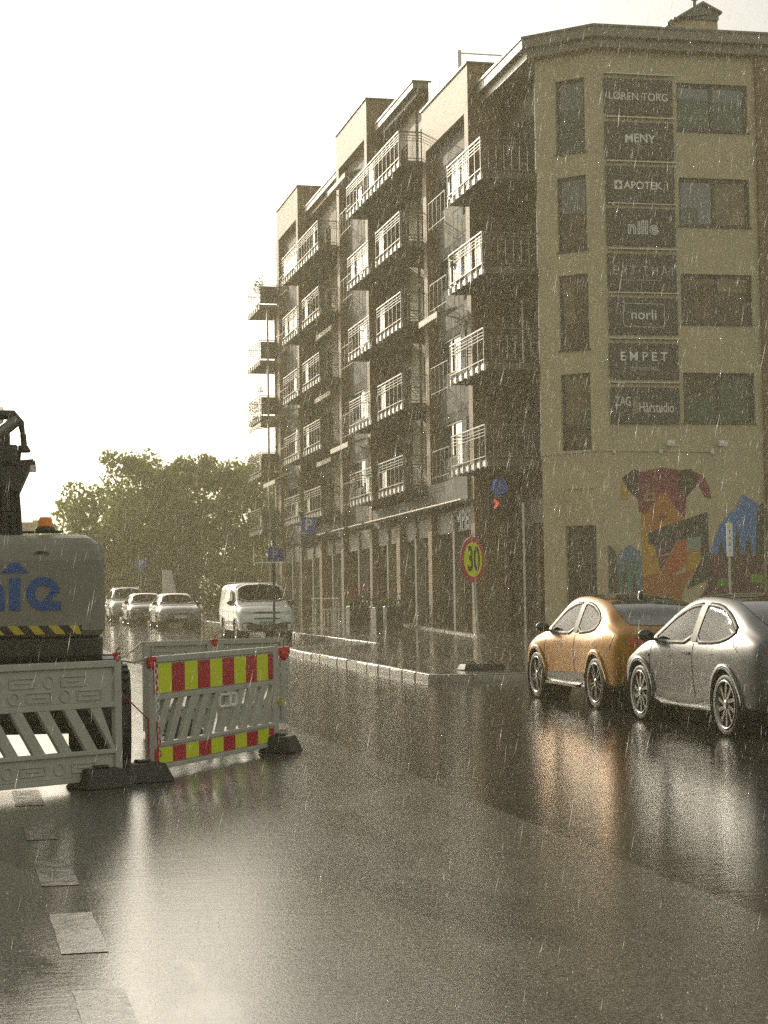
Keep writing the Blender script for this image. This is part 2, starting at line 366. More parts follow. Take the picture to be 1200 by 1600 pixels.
kb = struct(mb.build('kerb', 'kerb_stone')); bv = kb.modifiers.new('worn_edge', 'BEVEL'); bv.width = .05; bv.segments = 3; bv.limit_method = 'ANGLE'
mb = MB()
for i in range(9):
    y0 = 51.2 + i * 1.9; x0 = 14.95 + i * .18; mb.hexa([(x0 + e, y, pz(x0, y) + z) for z in (-.02, .07) for e, y in ((0, y0), (.22, y0), (.40, y0 + 1.86), (.18, y0 + 1.86))])
struct(mb.build('pavement_step', 'kerb_stone'))
dash_y = [17.95, 15.95, 13.85, 11.8, 9.72, 7.75]
for i, y in enumerate(dash_y):
    mb = MB(); x = .64; w = .115; l = .56
    n = 8; pts = []
    for k in range(n): pts.append((x - w + rng.uniform(-.004, .004), y - l + 2 * l * k / (n - 1)))
    for k in range(n): pts.append((x + w + rng.uniform(-.004, .004), y + l - 2 * l * k / (n - 1)))
    mb.add([(a, b, gz(b) + .004) for a, b in pts], [tuple(range(len(pts) - 1, -1, -1))])
    struct(mb.build('lane_marking', 'paint_white'))
mb = MB(); mb.add([(x, y, gz(y) + .006) for x, y in ((-100, 108), (150, 108), (150, 419), (-100, 419))], [(0, 1, 2, 3)])
struct(mb.build('grass_verge', 'leaf_dark', fix=False))

# ------------------------------------------------------------------ the apartment building
BL = thing('apartment_building', 'long brick and plaster apartment block with stacked balconies and a painted corner wall', 'building', (20, 57, gz(57)), world=True)
S = [6.6, 9.55, 12.5, 15.42, 18.35, 21.3]
XF, XR, XB = 16.6, 17.5, 15.75        # wing front, recessed wall, balcony front
FW = frame((XF, 0, 0), (0, 1, 0), (-1, 0, 0))      # walls that face the street: u = Y
A = Vector((17.34, 52.17)); M = Vector((18.784, 50.806)); dS = Vector((.9994, -.0348)); nS = Vector((-.0348, -.9994))
dC = (M - A).normalized(); nC = Vector((dC.y, -dC.x))
FS = frame((M.x, M.y, 0), (dS.x, dS.y, 0), (nS.x, nS.y, 0)); FC = frame((A.x, A.y, 0), (dC.x, dC.y, 0), (nC.x, nC.y, 0))
LC = (M - A).length
ZB = .9
# plaster corner
sw_h = [(2.55, 4.82, 16.41, 17.88), (2.55, 4.82, 13.5, 14.98), (2.55, 4.82, 10.53, 12.05), (2.55, 4.82, 7.54, 9.06)]
ch_h = [(.66, 1.62, 15.74, 18.0), (.66, 1.62, 12.76, 15.03), (.66, 1.62, 9.77, 12.05), (.66, 1.62, 6.76, 9.06), (.72, 1.71, ZB, 4.51)]
mb = MB(); wall(mb, FS, 0, 5.06, ZB, 19.2, sw_h, .2); wall(mb, FC, 0, LC, ZB, 19.2, ch_h, .2)
mb.build('wall', 'plaster', BL, fix=False)
mb = MB(); mb.obox(FS, 5.06, 16, -.1, .13, ZB, 19.0); mb.build('brick_wall', 'brick', BL)
mb = MB(); mb.obox(FC, .68, 1.68, .002, .035, 5.60, 5.68); mb.obox(FC, .68, .72, .002, .03, 4.56, 5.60); mb.build('wall_panel', 'plaster', BL)
pms = ['pane_sky', 'pane_sky', 'pane_brown', 'pane_green']
for i, h in enumerate(sw_h):
    ex = {0: [(2.6, 3.66, 16.45, 17.42, 2), (3.72, 4.78, 16.45, 17.38, 2)], 1: [(3.72, 4.78, 13.54, 14.94, 1), (2.6, 3.2, 13.54, 14.1, 2)], 2: [(2.6, 3.66, 11.75, 12.0, 1), (3.72, 4.78, 11.55, 12.0, 1), (3.9, 4.78, 10.6, 11.55, 3)], 3: [(2.6, 3.66, 8.38, 9.0, 3)]}[i]
    window(FS, h, BL, pm=pms[i], vs=(3.69,), sill=True, fr=.10, extra=ex)
for i, h in enumerate(ch_h[:4]):
    z = h[2]; window(FC, h, BL, pm=['pane_sky', 'pane_sky', 'pane_brown', 'pane_curtain'][i], hs=(z + .75,), sill=i < 3, fr=.08, extra=[[(.7, 1.6, z + .05, z + 1.35, 2)], [(.7, 1.6, z + .05, z + 1.2, 3)], [(.72, 1.1, z + .8, z + 2.1, 1)], [(.7, 1.6, z + .05, z + .72, 3), (1.2, 1.6, z + .8, z + 1.2, 2)]][i])
mb = MB(); mb.obox(FC, .74, 1.69, -.19, -.13, 1.0, 4.49); d = mb.build('door', 'door_dark', BL)
mb = MB(); mb.obox(FC, .86, 1.57, -.128, -.12, 1.5, 4.2); mb.build('door_glass', 'pane', d)
mb = MB(); mb.tube([FC(1.5, -.07, 2.6), FC(1.5, -.07, 3.4)], .02); mb.build('handle', 'steel', d)
# roof and eaves of the corner block
def ring(off):   # footprint of the corner block eaves, outward by off
    P = [Vector((A.x, 57.0)), A.copy(), M.copy(), M + dS * 16]
    return P
def offpoly(o):
    a = Vector((A.x - o, 56.9)); b_dir = dC; 
    # intersect successive offset lines
    L1 = (Vector((A.x - o, A.y)), Vector((0, 1))); L2 = (A + nC * o, dC); L3 = (M + nS * o, dS)
    def X(p, q):
        (a1, d1), (a2, d2) = p, q; det = d1.x * -d2.y + d2.x * d1.y; r = a2 - a1; t = (r.x * -d2.y + d2.x * r.y) / det; return a1 + d1 * t
    return [Vector((A.x - o, 56.95)), X(L1, L2), X(L2, L3), M + dS * 16 + nS * o, Vector((36, 66)), Vector((A.x + 1.3, 66)), Vector((A.x + 1.3, 56.95))]
def slab_poly(mb, poly, z0, z1, mi=0):
    n = len(poly); vs = [(p.x, p.y, z0) for p in poly] + [(p.x, p.y, z1) for p in poly]
    mb.add(vs, [tuple(range(n - 1, -1, -1)), tuple(range(n, 2 * n))] + [(i, (i + 1) % n, n + (i + 1) % n, n + i) for i in range(n)], mi)
mb = MB(); slab_poly(mb, offpoly(.28), 18.78, 19.06); slab_poly(mb, offpoly(.46), 19.06, 19.34); ev = mb.build('eaves', 'fascia', BL)
mb = MB(); slab_poly(mb, offpoly(.50), 19.34, 19.41); mb.build('roof', 'roof_metal', BL)
mb = MB()
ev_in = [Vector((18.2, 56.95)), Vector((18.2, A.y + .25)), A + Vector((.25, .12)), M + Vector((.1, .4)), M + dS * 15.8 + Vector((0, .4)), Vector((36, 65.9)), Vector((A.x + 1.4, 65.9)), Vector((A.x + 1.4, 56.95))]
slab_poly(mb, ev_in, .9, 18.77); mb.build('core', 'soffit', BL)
# chimney
mb = MB(); mb.box(22.3, 23.85, 53.2, 54.6, 19.38, 20.75); c = mb.build('chimney', 'plaster', BL)
mb = MB(); Fc = frame((0, 53.1, 0), (1, 0, 0), (0, -1, 0)); mb.prism([(22.05, 20.45), (23.28, 21.22), (23.93, 20.93), (23.93, 21.0), (23.28, 21.30), (22.05, 20.53)], Fc, 0.1, -1.6)
mb.prism([(22.3, 20.6), (23.28, 21.2), (23.85, 20.95), (23.85, 20.74), (22.3, 20.74)], Fc, 0.0, -1.5)
mb.tube([(23.2, 53.5, 21.2), (23.2, 53.5, 21.5)], .06); mb.tube([(23.2, 53.5, 21.48), (23.2, 53.5, 21.53)], .11); mb.build('chimney_cap', 'roof_metal', c)
# conduit on the corner wall
mb = MB(); mb.tube([FC(.0, .03, 6.66), FC(LC - .01, .03, 6.70)], .014, 6); mb.tube([FS(.02, .03, 6.70), FS(3.42, .03, 6.68)], .014, 6); mb.tube([FS(.33, .03, 7.5), FS(.33, .03, 6.7)], .012, 6)
for u in (.33, 1.78, 3.40): mb.obox(FS, u - .05, u + .05, .002, .06, 6.62, 6.74)
mb.build('conduit', 'galv', BL)

# facade of the corner block towards the street (shops below, dark windows above)
FCF = frame((17.92, A.y, 0), (0, 1, 0), (-1, 0, 0))
hs = [(.35, 1.25, z + .1, z + 2.25) for z in S[:4]] + [(1.75, 4.2, z + .1, z + 2.25) for z in S[:4]] + [(.5, 2.2, 1.5, 4.7), (2.5, 4.4, 1.5, 4.7)]
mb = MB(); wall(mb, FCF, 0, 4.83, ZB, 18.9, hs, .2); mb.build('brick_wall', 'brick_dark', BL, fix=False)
for h in hs: window(FCF, h, BL, vs=((h[0] + h[1]) / 2,) if h[1] - h[0] > 1.2 else ())
mb = MB(); mb.obox(FCF, .2, 4.6, .01, .09, 4.75, 5.5); mb.build('shop_fascia', 'sign_face', BL)
mb = MB()
for u, z0, z1 in ((1.5, 6.7, 18.8), (.12, 9.6, 18.8), (3.2, 9.6, 12)): mb.tube([FCF(u, .07, z0), FCF(u, .07, z1)], .045, 8)
mb.tube([(16.5, 51.5, pz(16.5, 51.4)), (16.5, 51.5, 5.2)], .035, 8); mb.build('downpipe', 'galv', BL)

# brick wings
def wing(y0, y1, top, band, ztop):
    mb = MB(); b = 17.75
    mb.box(XF, b, y0, y0 + .45, .9, ztop); mb.box(XF, b, y1 - .5, y1, .9, ztop); mb.box(XF, b, y0 + .45, y1 - .5, band, ztop)
    mb.build('brick_wing', 'brick', BL)
    mb = MB(); mb.box(XF - .05, b + .05, y0 - .05, y1 + .05, ztop + .003, ztop + .06); mb.build('coping', 'roof_metal', BL)
    # grey panels and strips of glass between the piers
    Fp = frame((XF + .32, 0, 0), (0, 1, 0), (-1, 0, 0)); a, c = y0 + .46, y1 - .51
    hs = []; lv = [z for z in S if z + 2.3 < band + .3]
    for z in lv: hs += [(a + .35, a + 1.45, z + .05, z + 2.0), (a + 2.0, a + 4.5, z + .75, z + 2.0)]
    mb = MB(); wall(mb, Fp, a, c, 5.72, band, hs, .14); mb.build('facade_panel', 'grey_panel', BL, fix=False)
    for h in hs: window(Fp, h, BL, vs=((h[0] + h[1]) / 2,) if h[1] - h[0] > 1.4 else (), w=-.07)
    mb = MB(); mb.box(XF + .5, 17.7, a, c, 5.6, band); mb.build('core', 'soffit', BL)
    # french railings with pale end posts at the far window
    for z in lv:
        m = MB(); u0, u1 = a + 2.1, a + 4.3; X = XF - .12
        for q in (u0, u0 + .55, u0 + 1.1, u0 + 1.65, u1): m.box(X - .01, X + .01, q - .01, q + .01, z + .0, z + 1.05)
        for h in (.12, 1.04): m.box(X - .012, X + .012, u0, u1, z + h, z + h + .02)
        m.build('french_railing', 'dark_frame', BL)
wing(57.0, 63.0, 0, 18.55, 20.12); wing(71.9, 77.95, 0, 21.6, 23.16); wing(87.2, 93.1, 0, 21.6, 23.16)

# recessed walls
for (y0, y1, top) in ((63.0, 71.9, 21.6), (77.95, 87.2, 21.75)):
    Fr = frame((XR, 0, 0), (0, 1, 0), (-1, 0, 0)); hs = []
    for z in S[:6]:
        if z + 2 > top: continue
        hs += [(y0 + .5, y0 + 1.6, z + .05, z + 2.15), (y0 + 2.3, y0 + 3.6, z + .8, z + 2.15), (y0 + 5.6, y0 + 6.7, z + .05, z + 2.15), (y0 + 7.2, y0 + 8.4, z + .8, z + 2.15)]
    lowtop = 18.3 if y0 < 70 else top
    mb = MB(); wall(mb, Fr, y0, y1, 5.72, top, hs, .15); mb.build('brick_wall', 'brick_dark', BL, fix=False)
    for h in hs: window(Fr, h, BL, w=-.08)
    mb = MB(); mb.obox(Fr, y0 + 4.1, y0 + 5.2, .004, .06, 5.9, top - .2); mb.build('facade_panel', 'pale_panel', BL)
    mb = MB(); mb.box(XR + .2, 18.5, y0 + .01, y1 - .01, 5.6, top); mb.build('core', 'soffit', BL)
    mb = MB(); mb.tube([(XR - .08, y0 + .25, 5.8), (XR - .08, y0 + .25, top)], .05); mb.build('downpipe', 'galv', BL)
# upper storey block and main roof
mb = MB(); mb.box(XR + .6, 34, 66.0, 100, 18.3, 21.7); mb.build('upper_wall', 'grey_panel', BL)
mb = MB(); mb.box(XR - .62, 34.5, 65.3, 71.8, 21.72, 21.95); mb.box(XR - .62, XR + 3, 78.05, 87.1, 21.72, 21.95); mb.box(XR + .5, 34.5, 71.8, 93, 21.72, 21.95)
mb.box(XR - .40, XR + 3, 65.6, 71.8, 21.52, 21.72); mb.box(XR - .40, XR + 3, 78.05, 87.1, 21.52, 21.72); mb.build('eaves', 'fascia', BL)
mb = MB(); mb.box(XR - .66, 34.6, 65.26, 71.8, 21.953, 22.02); mb.box(XR - .66, XR + 3, 78.05, 87.1, 21.953, 22.02); mb.box(XR + 3.01, 34.5, 71.8, 93, 21.953, 22.02); mb.build('roof', 'roof_metal', BL)
# body of the block behind the facades
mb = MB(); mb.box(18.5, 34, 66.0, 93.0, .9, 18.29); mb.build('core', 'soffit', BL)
# roof terrace on the first wing: low glass railing
m = MB(); X = 16.85; g2 = MB()
for y in (58.85, 60.1, 61.4, 62.7): m.box(X - .025, X + .025, y - .025, y + .025, 20.1, 21.15)
m.box(X - .07, X + .07, 58.74, 58.88, 20.1, 21.12)
for x in (18.4,): m.box(x - .025, x + .025, 58.8, 58.85, 20.1, 21.0)
m.box(X - .025, X + .025, 58.88, 62.75, 21.02, 21.06); m.box(X + .07, 18.45, 58.8, 58.84, 21.02, 21.06)
tr = m.build('terrace_railing', 'galv', BL)
g2.box(X - .008, X + .008, 58.9, 62.7, 20.25, 21.0); g2.build('glass_panel', 'clear_glass', tr)
mb = MB(); mb.box(17.76, 34, 57.3, 66, 19.4, 20.0); mb.build('terrace_floor', 'soffit', BL)

# balconies: slab, steel railing, frosted panel, brackets
def balcony(y0, y1, z, panels, xf=XB, xb=XR, name='balcony', side=True, post=False):
    mb = MB(); mb.box(xf + .05, xb, y0, y1, z - .2, z); mb.box(xf + .03, xb, y0 - .002, y1 + .002, z - .03, z + .012)
    s = mb.build(name, 'slab', BL)
    m = MB(); n = max(2, round((y1 - y0) / .62)); X = xf
    for i in range(n + 1):
        y = y0 + .03 + (y1 - y0 - .06) * i / n; m.box(X - .012, X + .012, y - .014, y + .014, z - .16, z + 1.08)
    for h, r in ((1.06, .022), (.94, .010), (.84, .010), (.74, .010), (.1, .014)): m.box(X - r, X + r, y0, y1, z + h - r, z + h + r)
    rl_ = m
    for yy in ((y0, y1) if side else (y0,)):
        m = MB()
        for h, r in ((1.06, .022), (.94, .010), (.84, .010), (.74, .010), (.1, .014)): m.box(X + .03, xb - .02, yy + (.02 if yy == y0 else -.02) - r, yy + (.02 if yy == y0 else -.02) + r, z + h - r, z + h + r)
        for x in np.arange(X + .25, xb - .05, .25): m.box(x - .006, x + .006, yy - .006 + (.02 if yy == y0 else -.02), yy + .006 + (.02 if yy == y0 else -.02), z + .1, z + .84)
        m.build('side_railing', 'rail_dark', s)
    b = rl_
    for i in range(n + 1):
        y = y0 + .05 + (y1 - y0 - .1) * i / n
        if i < n: b.box(X + .03, X + .045, y + .2, y + (y1 - y0 - .1) / n - .2, z - .18, z - .03, 1)
        b.box(X - .02, X + .03, y - .035, y + .035, z - .24, z - .02, 1)
    b.build('railing', ['steel', 'white_panel'], s)
    for (a, c) in panels:
        p = MB(); p.box(X + .03, X + .05, y0 + a, y0 + c, z + .1, z + (1.0 if z > 9 else .72)); p.build('privacy_panel', 'white_panel', s)
    return s
R = random.Random(3)
for i, z in enumerate(S[:4]):                                    # between corner block and first wing
    balcony(52.75, 56.6, z, [(2.6, 3.3)] if i < 2 else ([(1.6, 2.2), (2.5, 3.4)] if i == 3 else [(.3, .9), (1.3, 2.1), (2.5, 3.3)]), xb=17.917)
balcony(53.6, 56.95, S[4] - .0, [(2.0, 2.7)], xb=A.x - .003) if False else None
for b0 in (62.95, 77.9):
    for i, z in enumerate(S[:5]):
        if i == 4:
            balcony(b0 + .1, b0 + 9.0, z, [(4.2, 5.0)] if b0 < 70 else [(.9, 1.2), (5.2, 8.6)])
        else:
            balcony(b0 + .12, b0 + 3.95, z, [(2.7, 3.4)])
            balcony(b0 + 5.2, b0 + 9.0, z, [(.5, 1.1)] if i < 3 else [(.3, 1.0), (1.2, 2.2), (2.6, 3.3)])
# far gable balconies carried by posts, open behind
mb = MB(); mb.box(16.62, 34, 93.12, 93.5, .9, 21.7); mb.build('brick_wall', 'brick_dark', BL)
for i, z in enumerate(S[:5]):
    sl_ = balcony(93.55, 97.3, z, [(.05, .55)] if i < 4 else [(.05, .8)], xf=15.7, xb=18.6, side=True)
    m = MB(); m.box(15.78, 18.55, 93.60, 93.63, z + .1, z + 1.0); m.build('end_screen', 'planter_box', sl_)
mb = MB(); mb.box(16.75, 16.95, 95.0, 95.2, gz(95), 18.2); mb.box(16.1, 16.2, 93.56, 93.66, gz(94), 18.1); mb.build('post', 'galv', BL)

# ground floor: shop fronts between brick piers, a thin canopy line above
for a, b in ((63.02, 71.88), (77.97, 87.18)): mb = MB(); mb.box(XF + .02, 17.2, a, b, 5.45, 6.2); mb.build('lintel', 'grey_panel', BL)
for (a, b, k) in ((57.46, 62.49, 2), (63.01, 71.89, 4), (72.4, 77.4, 2), (77.96, 87.19, 4), (87.7, 92.6, 2)):
    Fg = frame((XF + .45, 0, 0), (0, 1, 0), (-1, 0, 0)); m = MB(); m.obox(Fg, a, b, -.3, -.02, .9, 5.6); g_ = m.build('shop_front', 'dark_frame', BL)
    p = MB(); w = (b - a) / k
    for i in range(k): p.obox(Fg, a + i * w + .12, a + (i + 1) * w - .12, -.015, .002, 1.9, 4.6)
    p.build('pane', 'pane', g_)
    q = MB()
    for i in range(k + 1):
        if 0 < i < k: q.box(XF + .1, XF + .42, a + i * w - .12, a + i * w + .12, .9, 5.5)
    if q.v: q.build('pillar', 'pale_panel', BL)
    q = MB(); q.box(XF + .18, XF + .43, a, b, 4.75, 5.5); q.build('shop_fascia', 'sign_face', BL)
for y in (67.5, 82.5):
    m = MB(); m.box(XF, 17.4, y - .28, y + .28, .9, 5.44); m.build('brick_pier', 'brick', BL)
m = MB()
for a, b in ((56.9, 71.0), (71.6, 74.2), (75.0, 77.6), (79.0, 84.0)): m.box(XF - .5, XF - .42, a, b, 5.655, 5.695); m.box(XF - .42, XF, a, b, 5.66, 5.68)
m.build('canopy_edge', 'galv', BL)
m = MB(); m.box(XF - .1, XF + .3, 57.46, 62.49, 5.75, 6.5); m.build('facade_panel', 'grey_panel', BL)
text_obj('EMPET', FW, 59.0, -.17, 5.1, .95, 'blue_letter', BL, bold=.02, sx=-1, name='lettering')
text_obj('BLOMSTER', FCF, 2.4, .092, 5.1, .55, 'lettering_dim', BL, sx=-1, name='lettering') if False else None
# awnings
def awning(y0, y1, z, out, drop, x=XR):
    m = MB(); xf = x - out
    m.hexa([(xf, y0, z - drop - .03), (x, y0, z - .03), (x, y1, z - .03), (xf, y1, z - drop - .03), (xf, y0, z - drop), (x, y0, z), (x, y1, z), (xf, y1, z - drop)])
    m.box(xf - .02, xf + .01, y0, y1, z - drop - .2, z - drop)
    a = m.build('awning', 'awning_cloth', BL)
    for y in (y0 + .15, y1 - .15): m = MB(); m.tube([(x, y, z - .5), (xf + .05, y, z - drop - .02)], .02, 6); m.build('awning_arm', 'steel', a)
awning(87.4, 91.0, S[2] - .25, 1.9, .75, XF + .02); awning(87.6, 91.0, S[1] - .28, 1.2, .55, XF + .02)
awning(58.0, 60.4, S[2] - .25, .9, .25, XF + .02); awning(72.2, 75.6, S[1] - .3, .9, .2, XF + .02); awning(78.4, 81.8, S[3] - .3, 1.1, .25, XR); awning(78.4, 81.9, S[2] - .3, 1.2, .25, XR); awning(78.4, 81.6, S[1] - .3, 1.2, .25, XR)
awning(73.0, 76.5, S[4] + 2.2, .7, .2, XF + .02)

# wall painting on the plaster corner
MUR = [
('dark',[(0.55,5.88),(0.96,6.16),(1.13,6.07),(1.04,5.26),(0.77,5.5)]),('mustard',[(0.53,5.78),(0.79,5.5),(0.66,5.21),(0.5,5.26)]),
('maroon',[(1.13,6.07),(1.83,6.21),(2.38,6.12),(2.71,6.14),(2.93,5.74),(2.56,5.31),(2.52,4.69),(2.11,5.12),(1.97,5.47),(1.72,5.45),(1.51,5.07),(1.25,4.81),(1.08,4.88),(1.04,5.26)]),
('dark',[(2.38,6.12),(2.71,6.17),(2.89,6.03),(2.95,5.74),(2.56,5.31),(2.32,5.59)]),('maroon',[(2.81,6.1),(3.14,5.93),(3.26,5.69),(3.35,5.28),(3.15,5.31),(2.95,5.69),(2.89,6.03)]),
('mustard',[(1.13,4.83),(1.3,4.81),(1.29,4.31),(1.59,4.21),(1.58,3.83),(1.71,3.07),(1.51,2.98),(1.13,2.98)]),('rust',[(1.13,2.98),(1.71,3.07),(1.77,1.6),(1.15,1.6)]),
('orange',[(1.5,5.02),(1.72,5.45),(1.97,5.47),(2.11,5.12),(2.35,4.78),(2.5,4.66),(2.19,4.5),(1.69,4.36),(1.29,4.31),(1.25,4.81)]),('tan',[(1.27,5.45),(1.62,5.47),(1.58,5.21),(1.21,5.19)]),
('dark',[(1.37,5.38),(1.47,5.38),(1.48,5.28),(1.36,5.28)]),('dark',[(1.67,4.76),(1.9,4.76),(1.79,4.59)]),('red',[(2.53,4.07),(2.52,3.35),(2.05,2.97),(1.71,3.07),(2.28,4.02)]),
('purple',[(1.53,3.93),(2.23,4.04),(1.71,3.12)]),('pale',[(2.53,4.09),(2.99,4.16),(2.98,3.73),(2.52,3.68)]),('mustard',[(2.52,3.66),(2.97,3.68),(3.0,3.44),(2.76,3.16),(2.51,3.11)]),
('rust',[(1.71,3.02),(2.05,2.97),(2.51,3.11),(2.76,3.16),(2.4,2.59),(2.2,1.6),(1.77,1.6)]),('char',[(1.34,4.25),(1.79,4.43),(3.21,4.88),(3.22,4.18),(2.99,4.17),(1.48,3.88),(1.33,3.98)]),
('char',[(2.99,4.17),(3.22,4.25),(3.23,3.63),(3.18,2.87),(2.5,2.57),(2.71,2.97),(2.97,3.44)]),('line',[(1.42,3.57),(2.9,3.77),(2.9,3.72),(1.42,3.52)]),
('blue',[(0.39,3.65),(0.73,3.91),(1.1,3.69),(1.11,1.6),(0.4,1.6)]),('teal',[(0.43,3.23),(0.77,3.6),(1.09,3.22),(1.11,1.6),(0.4,1.6)]),('pine',[(0.1,3.91),(0.33,3.7),(0.43,1.6),(0.08,1.6)]),
('pine',[(0.45,2.3),(0.57,3.46),(0.67,2.3)]),('pine',[(0.75,2.3),(0.87,3.08),(0.97,2.3)]),('sky',[(3.24,3.63),(3.6,4.49),(3.94,4.87),(4.15,5.02),(4.32,5.4),(4.84,5.11),(5.0,4.97),(4.96,3.6)]),
('pine',[(4.79,5.02),(5.01,5.16),(4.96,3.6),(4.7,3.6)]),('pine',[(3.51,3.61),(3.62,4.06),(3.71,3.6)]),('pine',[(4.01,3.6),(4.11,4.49),(4.24,3.6)]),('pine',[(4.32,3.6),(4.49,4.2),(4.62,3.6)]),
('plum',[(3.24,3.61),(4.96,3.6),(4.94,1.6),(2.3,1.6),(3.05,2.51),(3.2,2.87)]),('green',[(3.43,2.68),(3.46,2.84),(3.66,2.91),(3.89,2.86),(3.94,2.65)]),('green',[(4.5,2.76),(4.55,2.97),(4.73,3.05),(4.94,2.95),(4.94,2.73)])]
keys = ['dark', 'mustard', 'maroon', 'rust', 'orange', 'tan', 'red', 'purple', 'pale', 'char', 'blue', 'teal', 'pine', 'sky', 'plum', 'green', 'line']
mb = MB()
for i, (c, p) in enumerate(MUR):
    mb.add([FS(u, .003 + i * .0015, z) for u, z in p], [tuple(range(len(p)))], keys.index(c))
mb.build('mural', ['m_' + k for k in keys], BL, fix=False)

# tenants' boards on the corner wall: eight dark boards one above the other
def board(z0, z1, label):
    o = thing('sign_board', label, 'sign', FS(1.33, .05, z0), group='dark boards stacked on the corner wall', world=True)
    m = MB(); m.obox(FS, .25, 2.40, .01, .07, z0, z1); m.obox(FS, .28, 2.37, .07, .078, z0 + .03, z1 - .03); m.build('panel', 'sign_face', o)
    m = MB(); m.obox(FS, .27, 2.45, .01, .12, z1 + .13, z1 + .155); m.build('ledge', 'galv', o)
    return o
SB = [(16.83, 17.91, 'topmost board on the corner wall, thin pale capitals in two words'), (15.48, 16.59, 'second board from the top with bold capitals bent in an arch'),
      (14.15, 15.25, 'third board from the top with a small cross emblem before its capitals'), (12.85, 13.97, 'fourth board from the top with rounded outlined lower case letters'),
      (11.49, 12.60, 'fifth board from the top with faint spaced serif capitals'), (10.18, 11.28, 'sixth board from the top with a serif word inside a thin rounded outline'),
      (8.84, 9.91, 'seventh board from the top with wide capitals over a small second line'), (7.50, 8.59, 'lowest board on the corner wall with a pale upright bar among its letters')]
B = [board(*s) for s in SB]
T = lambda i, s, u, z, size, m='lettering', **k: text_obj(s, FS, u, .08, z, size, m, B[i], **k)
T(0, 'LØREN TORG', 1.31, 17.36, .33, bold=.001, sx=.92)
T(1, 'MENY', 1.33, 16.10, .36, bold=.006, sx=1.0, curve=.2)
T(2, 'APOTEK 1', 1.52, 14.66, .32, bold=.004, sx=1.0)
m = MB(); m.obox(FS, .50, .74, .08, .09, 14.54, 14.80); m.build('emblem', 'lettering', B[2]); m = MB(); m.obox(FS, .59, .65, .091, .096, 14.58, 14.76); m.obox(FS, .53, .71, .0905, .0955, 14.64, 14.70); m.build('emblem', 'sign_face', B[2])
[T(3, c, u, 13.38, .56, bold=.018, depth=.008) for c, u in zip('nille', (1.02, 1.24, 1.36, 1.48, 1.70))]; [text_obj(c, FS, u, .089, 13.38, .56, 'sign_face', B[3], bold=-.012, depth=.006) for c, u in zip('nille', (1.02, 1.24, 1.36, 1.48, 1.70))]
T(4, 'E A T', .75, 12.08, .40, 'lettering_dim', sx=.8); T(4, '•', 1.23, 12.08, .3, 'lettering_dim'); T(4, 'T H A I', 1.80, 12.08, .40, 'lettering_dim', sx=.8)
m = MB(); m.obox(FS, .62, 1.9, .08, .085, 11.80, 11.815); m.build('rule', 'lettering_dim', B[4])
T(5, 'norli', 1.33, 10.76, .42, sx=1.05, bold=.002)
m = MB(); rr = []
for cx, cz, a0 in ((1.88, 11.0, 0), (.80, 11.0, 90), (.80, 10.5, 180), (1.88, 10.5, 270)):
    for k in range(6): t = radians(a0 + k * 18); rr.append(FS(cx + .10 * cos(t), .083, cz + .10 * sin(t)))
m.tube(rr + [rr[0]], .009, 5, caps=False); m.build('outline', 'lettering', B[5])
T(6, 'E M P E T', 1.30, 9.50, .38, bold=.004, sx=.98); T(6, 'dyreklinikk', 1.30, 9.16, .2, 'lettering_dim')
T(7, 'ZAG', .62, 8.15, .40, sx=.62); T(7, 'Hårstudio', 1.66, 7.98, .44, sx=.62)
m = MB(); m.obox(FS, .92, 1.10, .08, .095, 7.80, 8.30); m.build('bar', 'pale_panel', B[7])
# two small floodlights
for i, u in enumerate((2.05, 3.68)):
    o = thing('floodlight', ['small white floodlight on the corner wall, just above the painted dog', 'small white floodlight on the corner wall, the one nearer the brick edge'][i], 'lamp', FS(u, .0, 6.9), group='small white floodlights over the wall painting', world=True)
    m = MB(); m.obox(FS, u - .1, u + .12, .12, .2, 6.85, 7.0); m.sphere(FS(u, .16, 6.93), .1, 8, sq=(1, .7, .8)); m.build('lamp_head', 'white', o)
    m = MB(); m.tube([FS(u, .0, 6.93), FS(u, .14, 6.93)], .02, 6); m.build('arm', 'galv', o)

# ------------------------------------------------------------------ vehicles
def catm(P, t):   # P (n, ...) uniform Catmull-Rom at parameter array t
    n = len(P); i = np.clip(np.floor(t).astype(int), 0, n - 2); f = (t - i); sh = (-1,) + (1,) * (P.ndim - 1); f = f.reshape(sh)
    p0, p1, p2, p3 = P[np.maximum(i - 1, 0)], P[i], P[i + 1], P[np.minimum(i + 2, n - 1)]
    return .5 * ((2 * p1) + (-p0 + p2) * f + (2 * p0 - 5 * p1 + 4 * p2 - p3) * f ** 2 + (-p0 + 3 * p1 - 3 * p2 + p3) * f ** 3)
def inpoly(x, y, poly):
    c = False; n = len(poly)
    for i in range(n):
        x1, y1 = poly[i]; x2, y2 = poly[i - 1]
        if (y1 > y) != (y2 > y) and x < (x2 - x1) * (y - y1) / (y2 - y1) + x1: c = not c
    return c
def chaikin(p, k=2):
    for _ in range(k):
        q = []
        for i in range(len(p)):
            a, b = p[i], p[(i + 1) % len(p)]; q += [(a[0] * .8 + b[0] * .2, a[1] * .8 + b[1] * .2), (a[0] * .2 + b[0] * .8, a[1] * .2 + b[1] * .8)]
        p = q
    return p
def resample(p, d=.05, closed=True):
    q = []
    for i in range(len(p) if closed else len(p) - 1):
        a, b = p[i], p[(i + 1) % len(p)]; l = math.dist(a, b); k = max(1, int(l / d)); q += [(a[0] + (b[0] - a[0]) * j / k, a[1] + (b[1] - a[1]) * j / k) for j in range(k)]
    if not closed: q.append(p[-1])
    return q
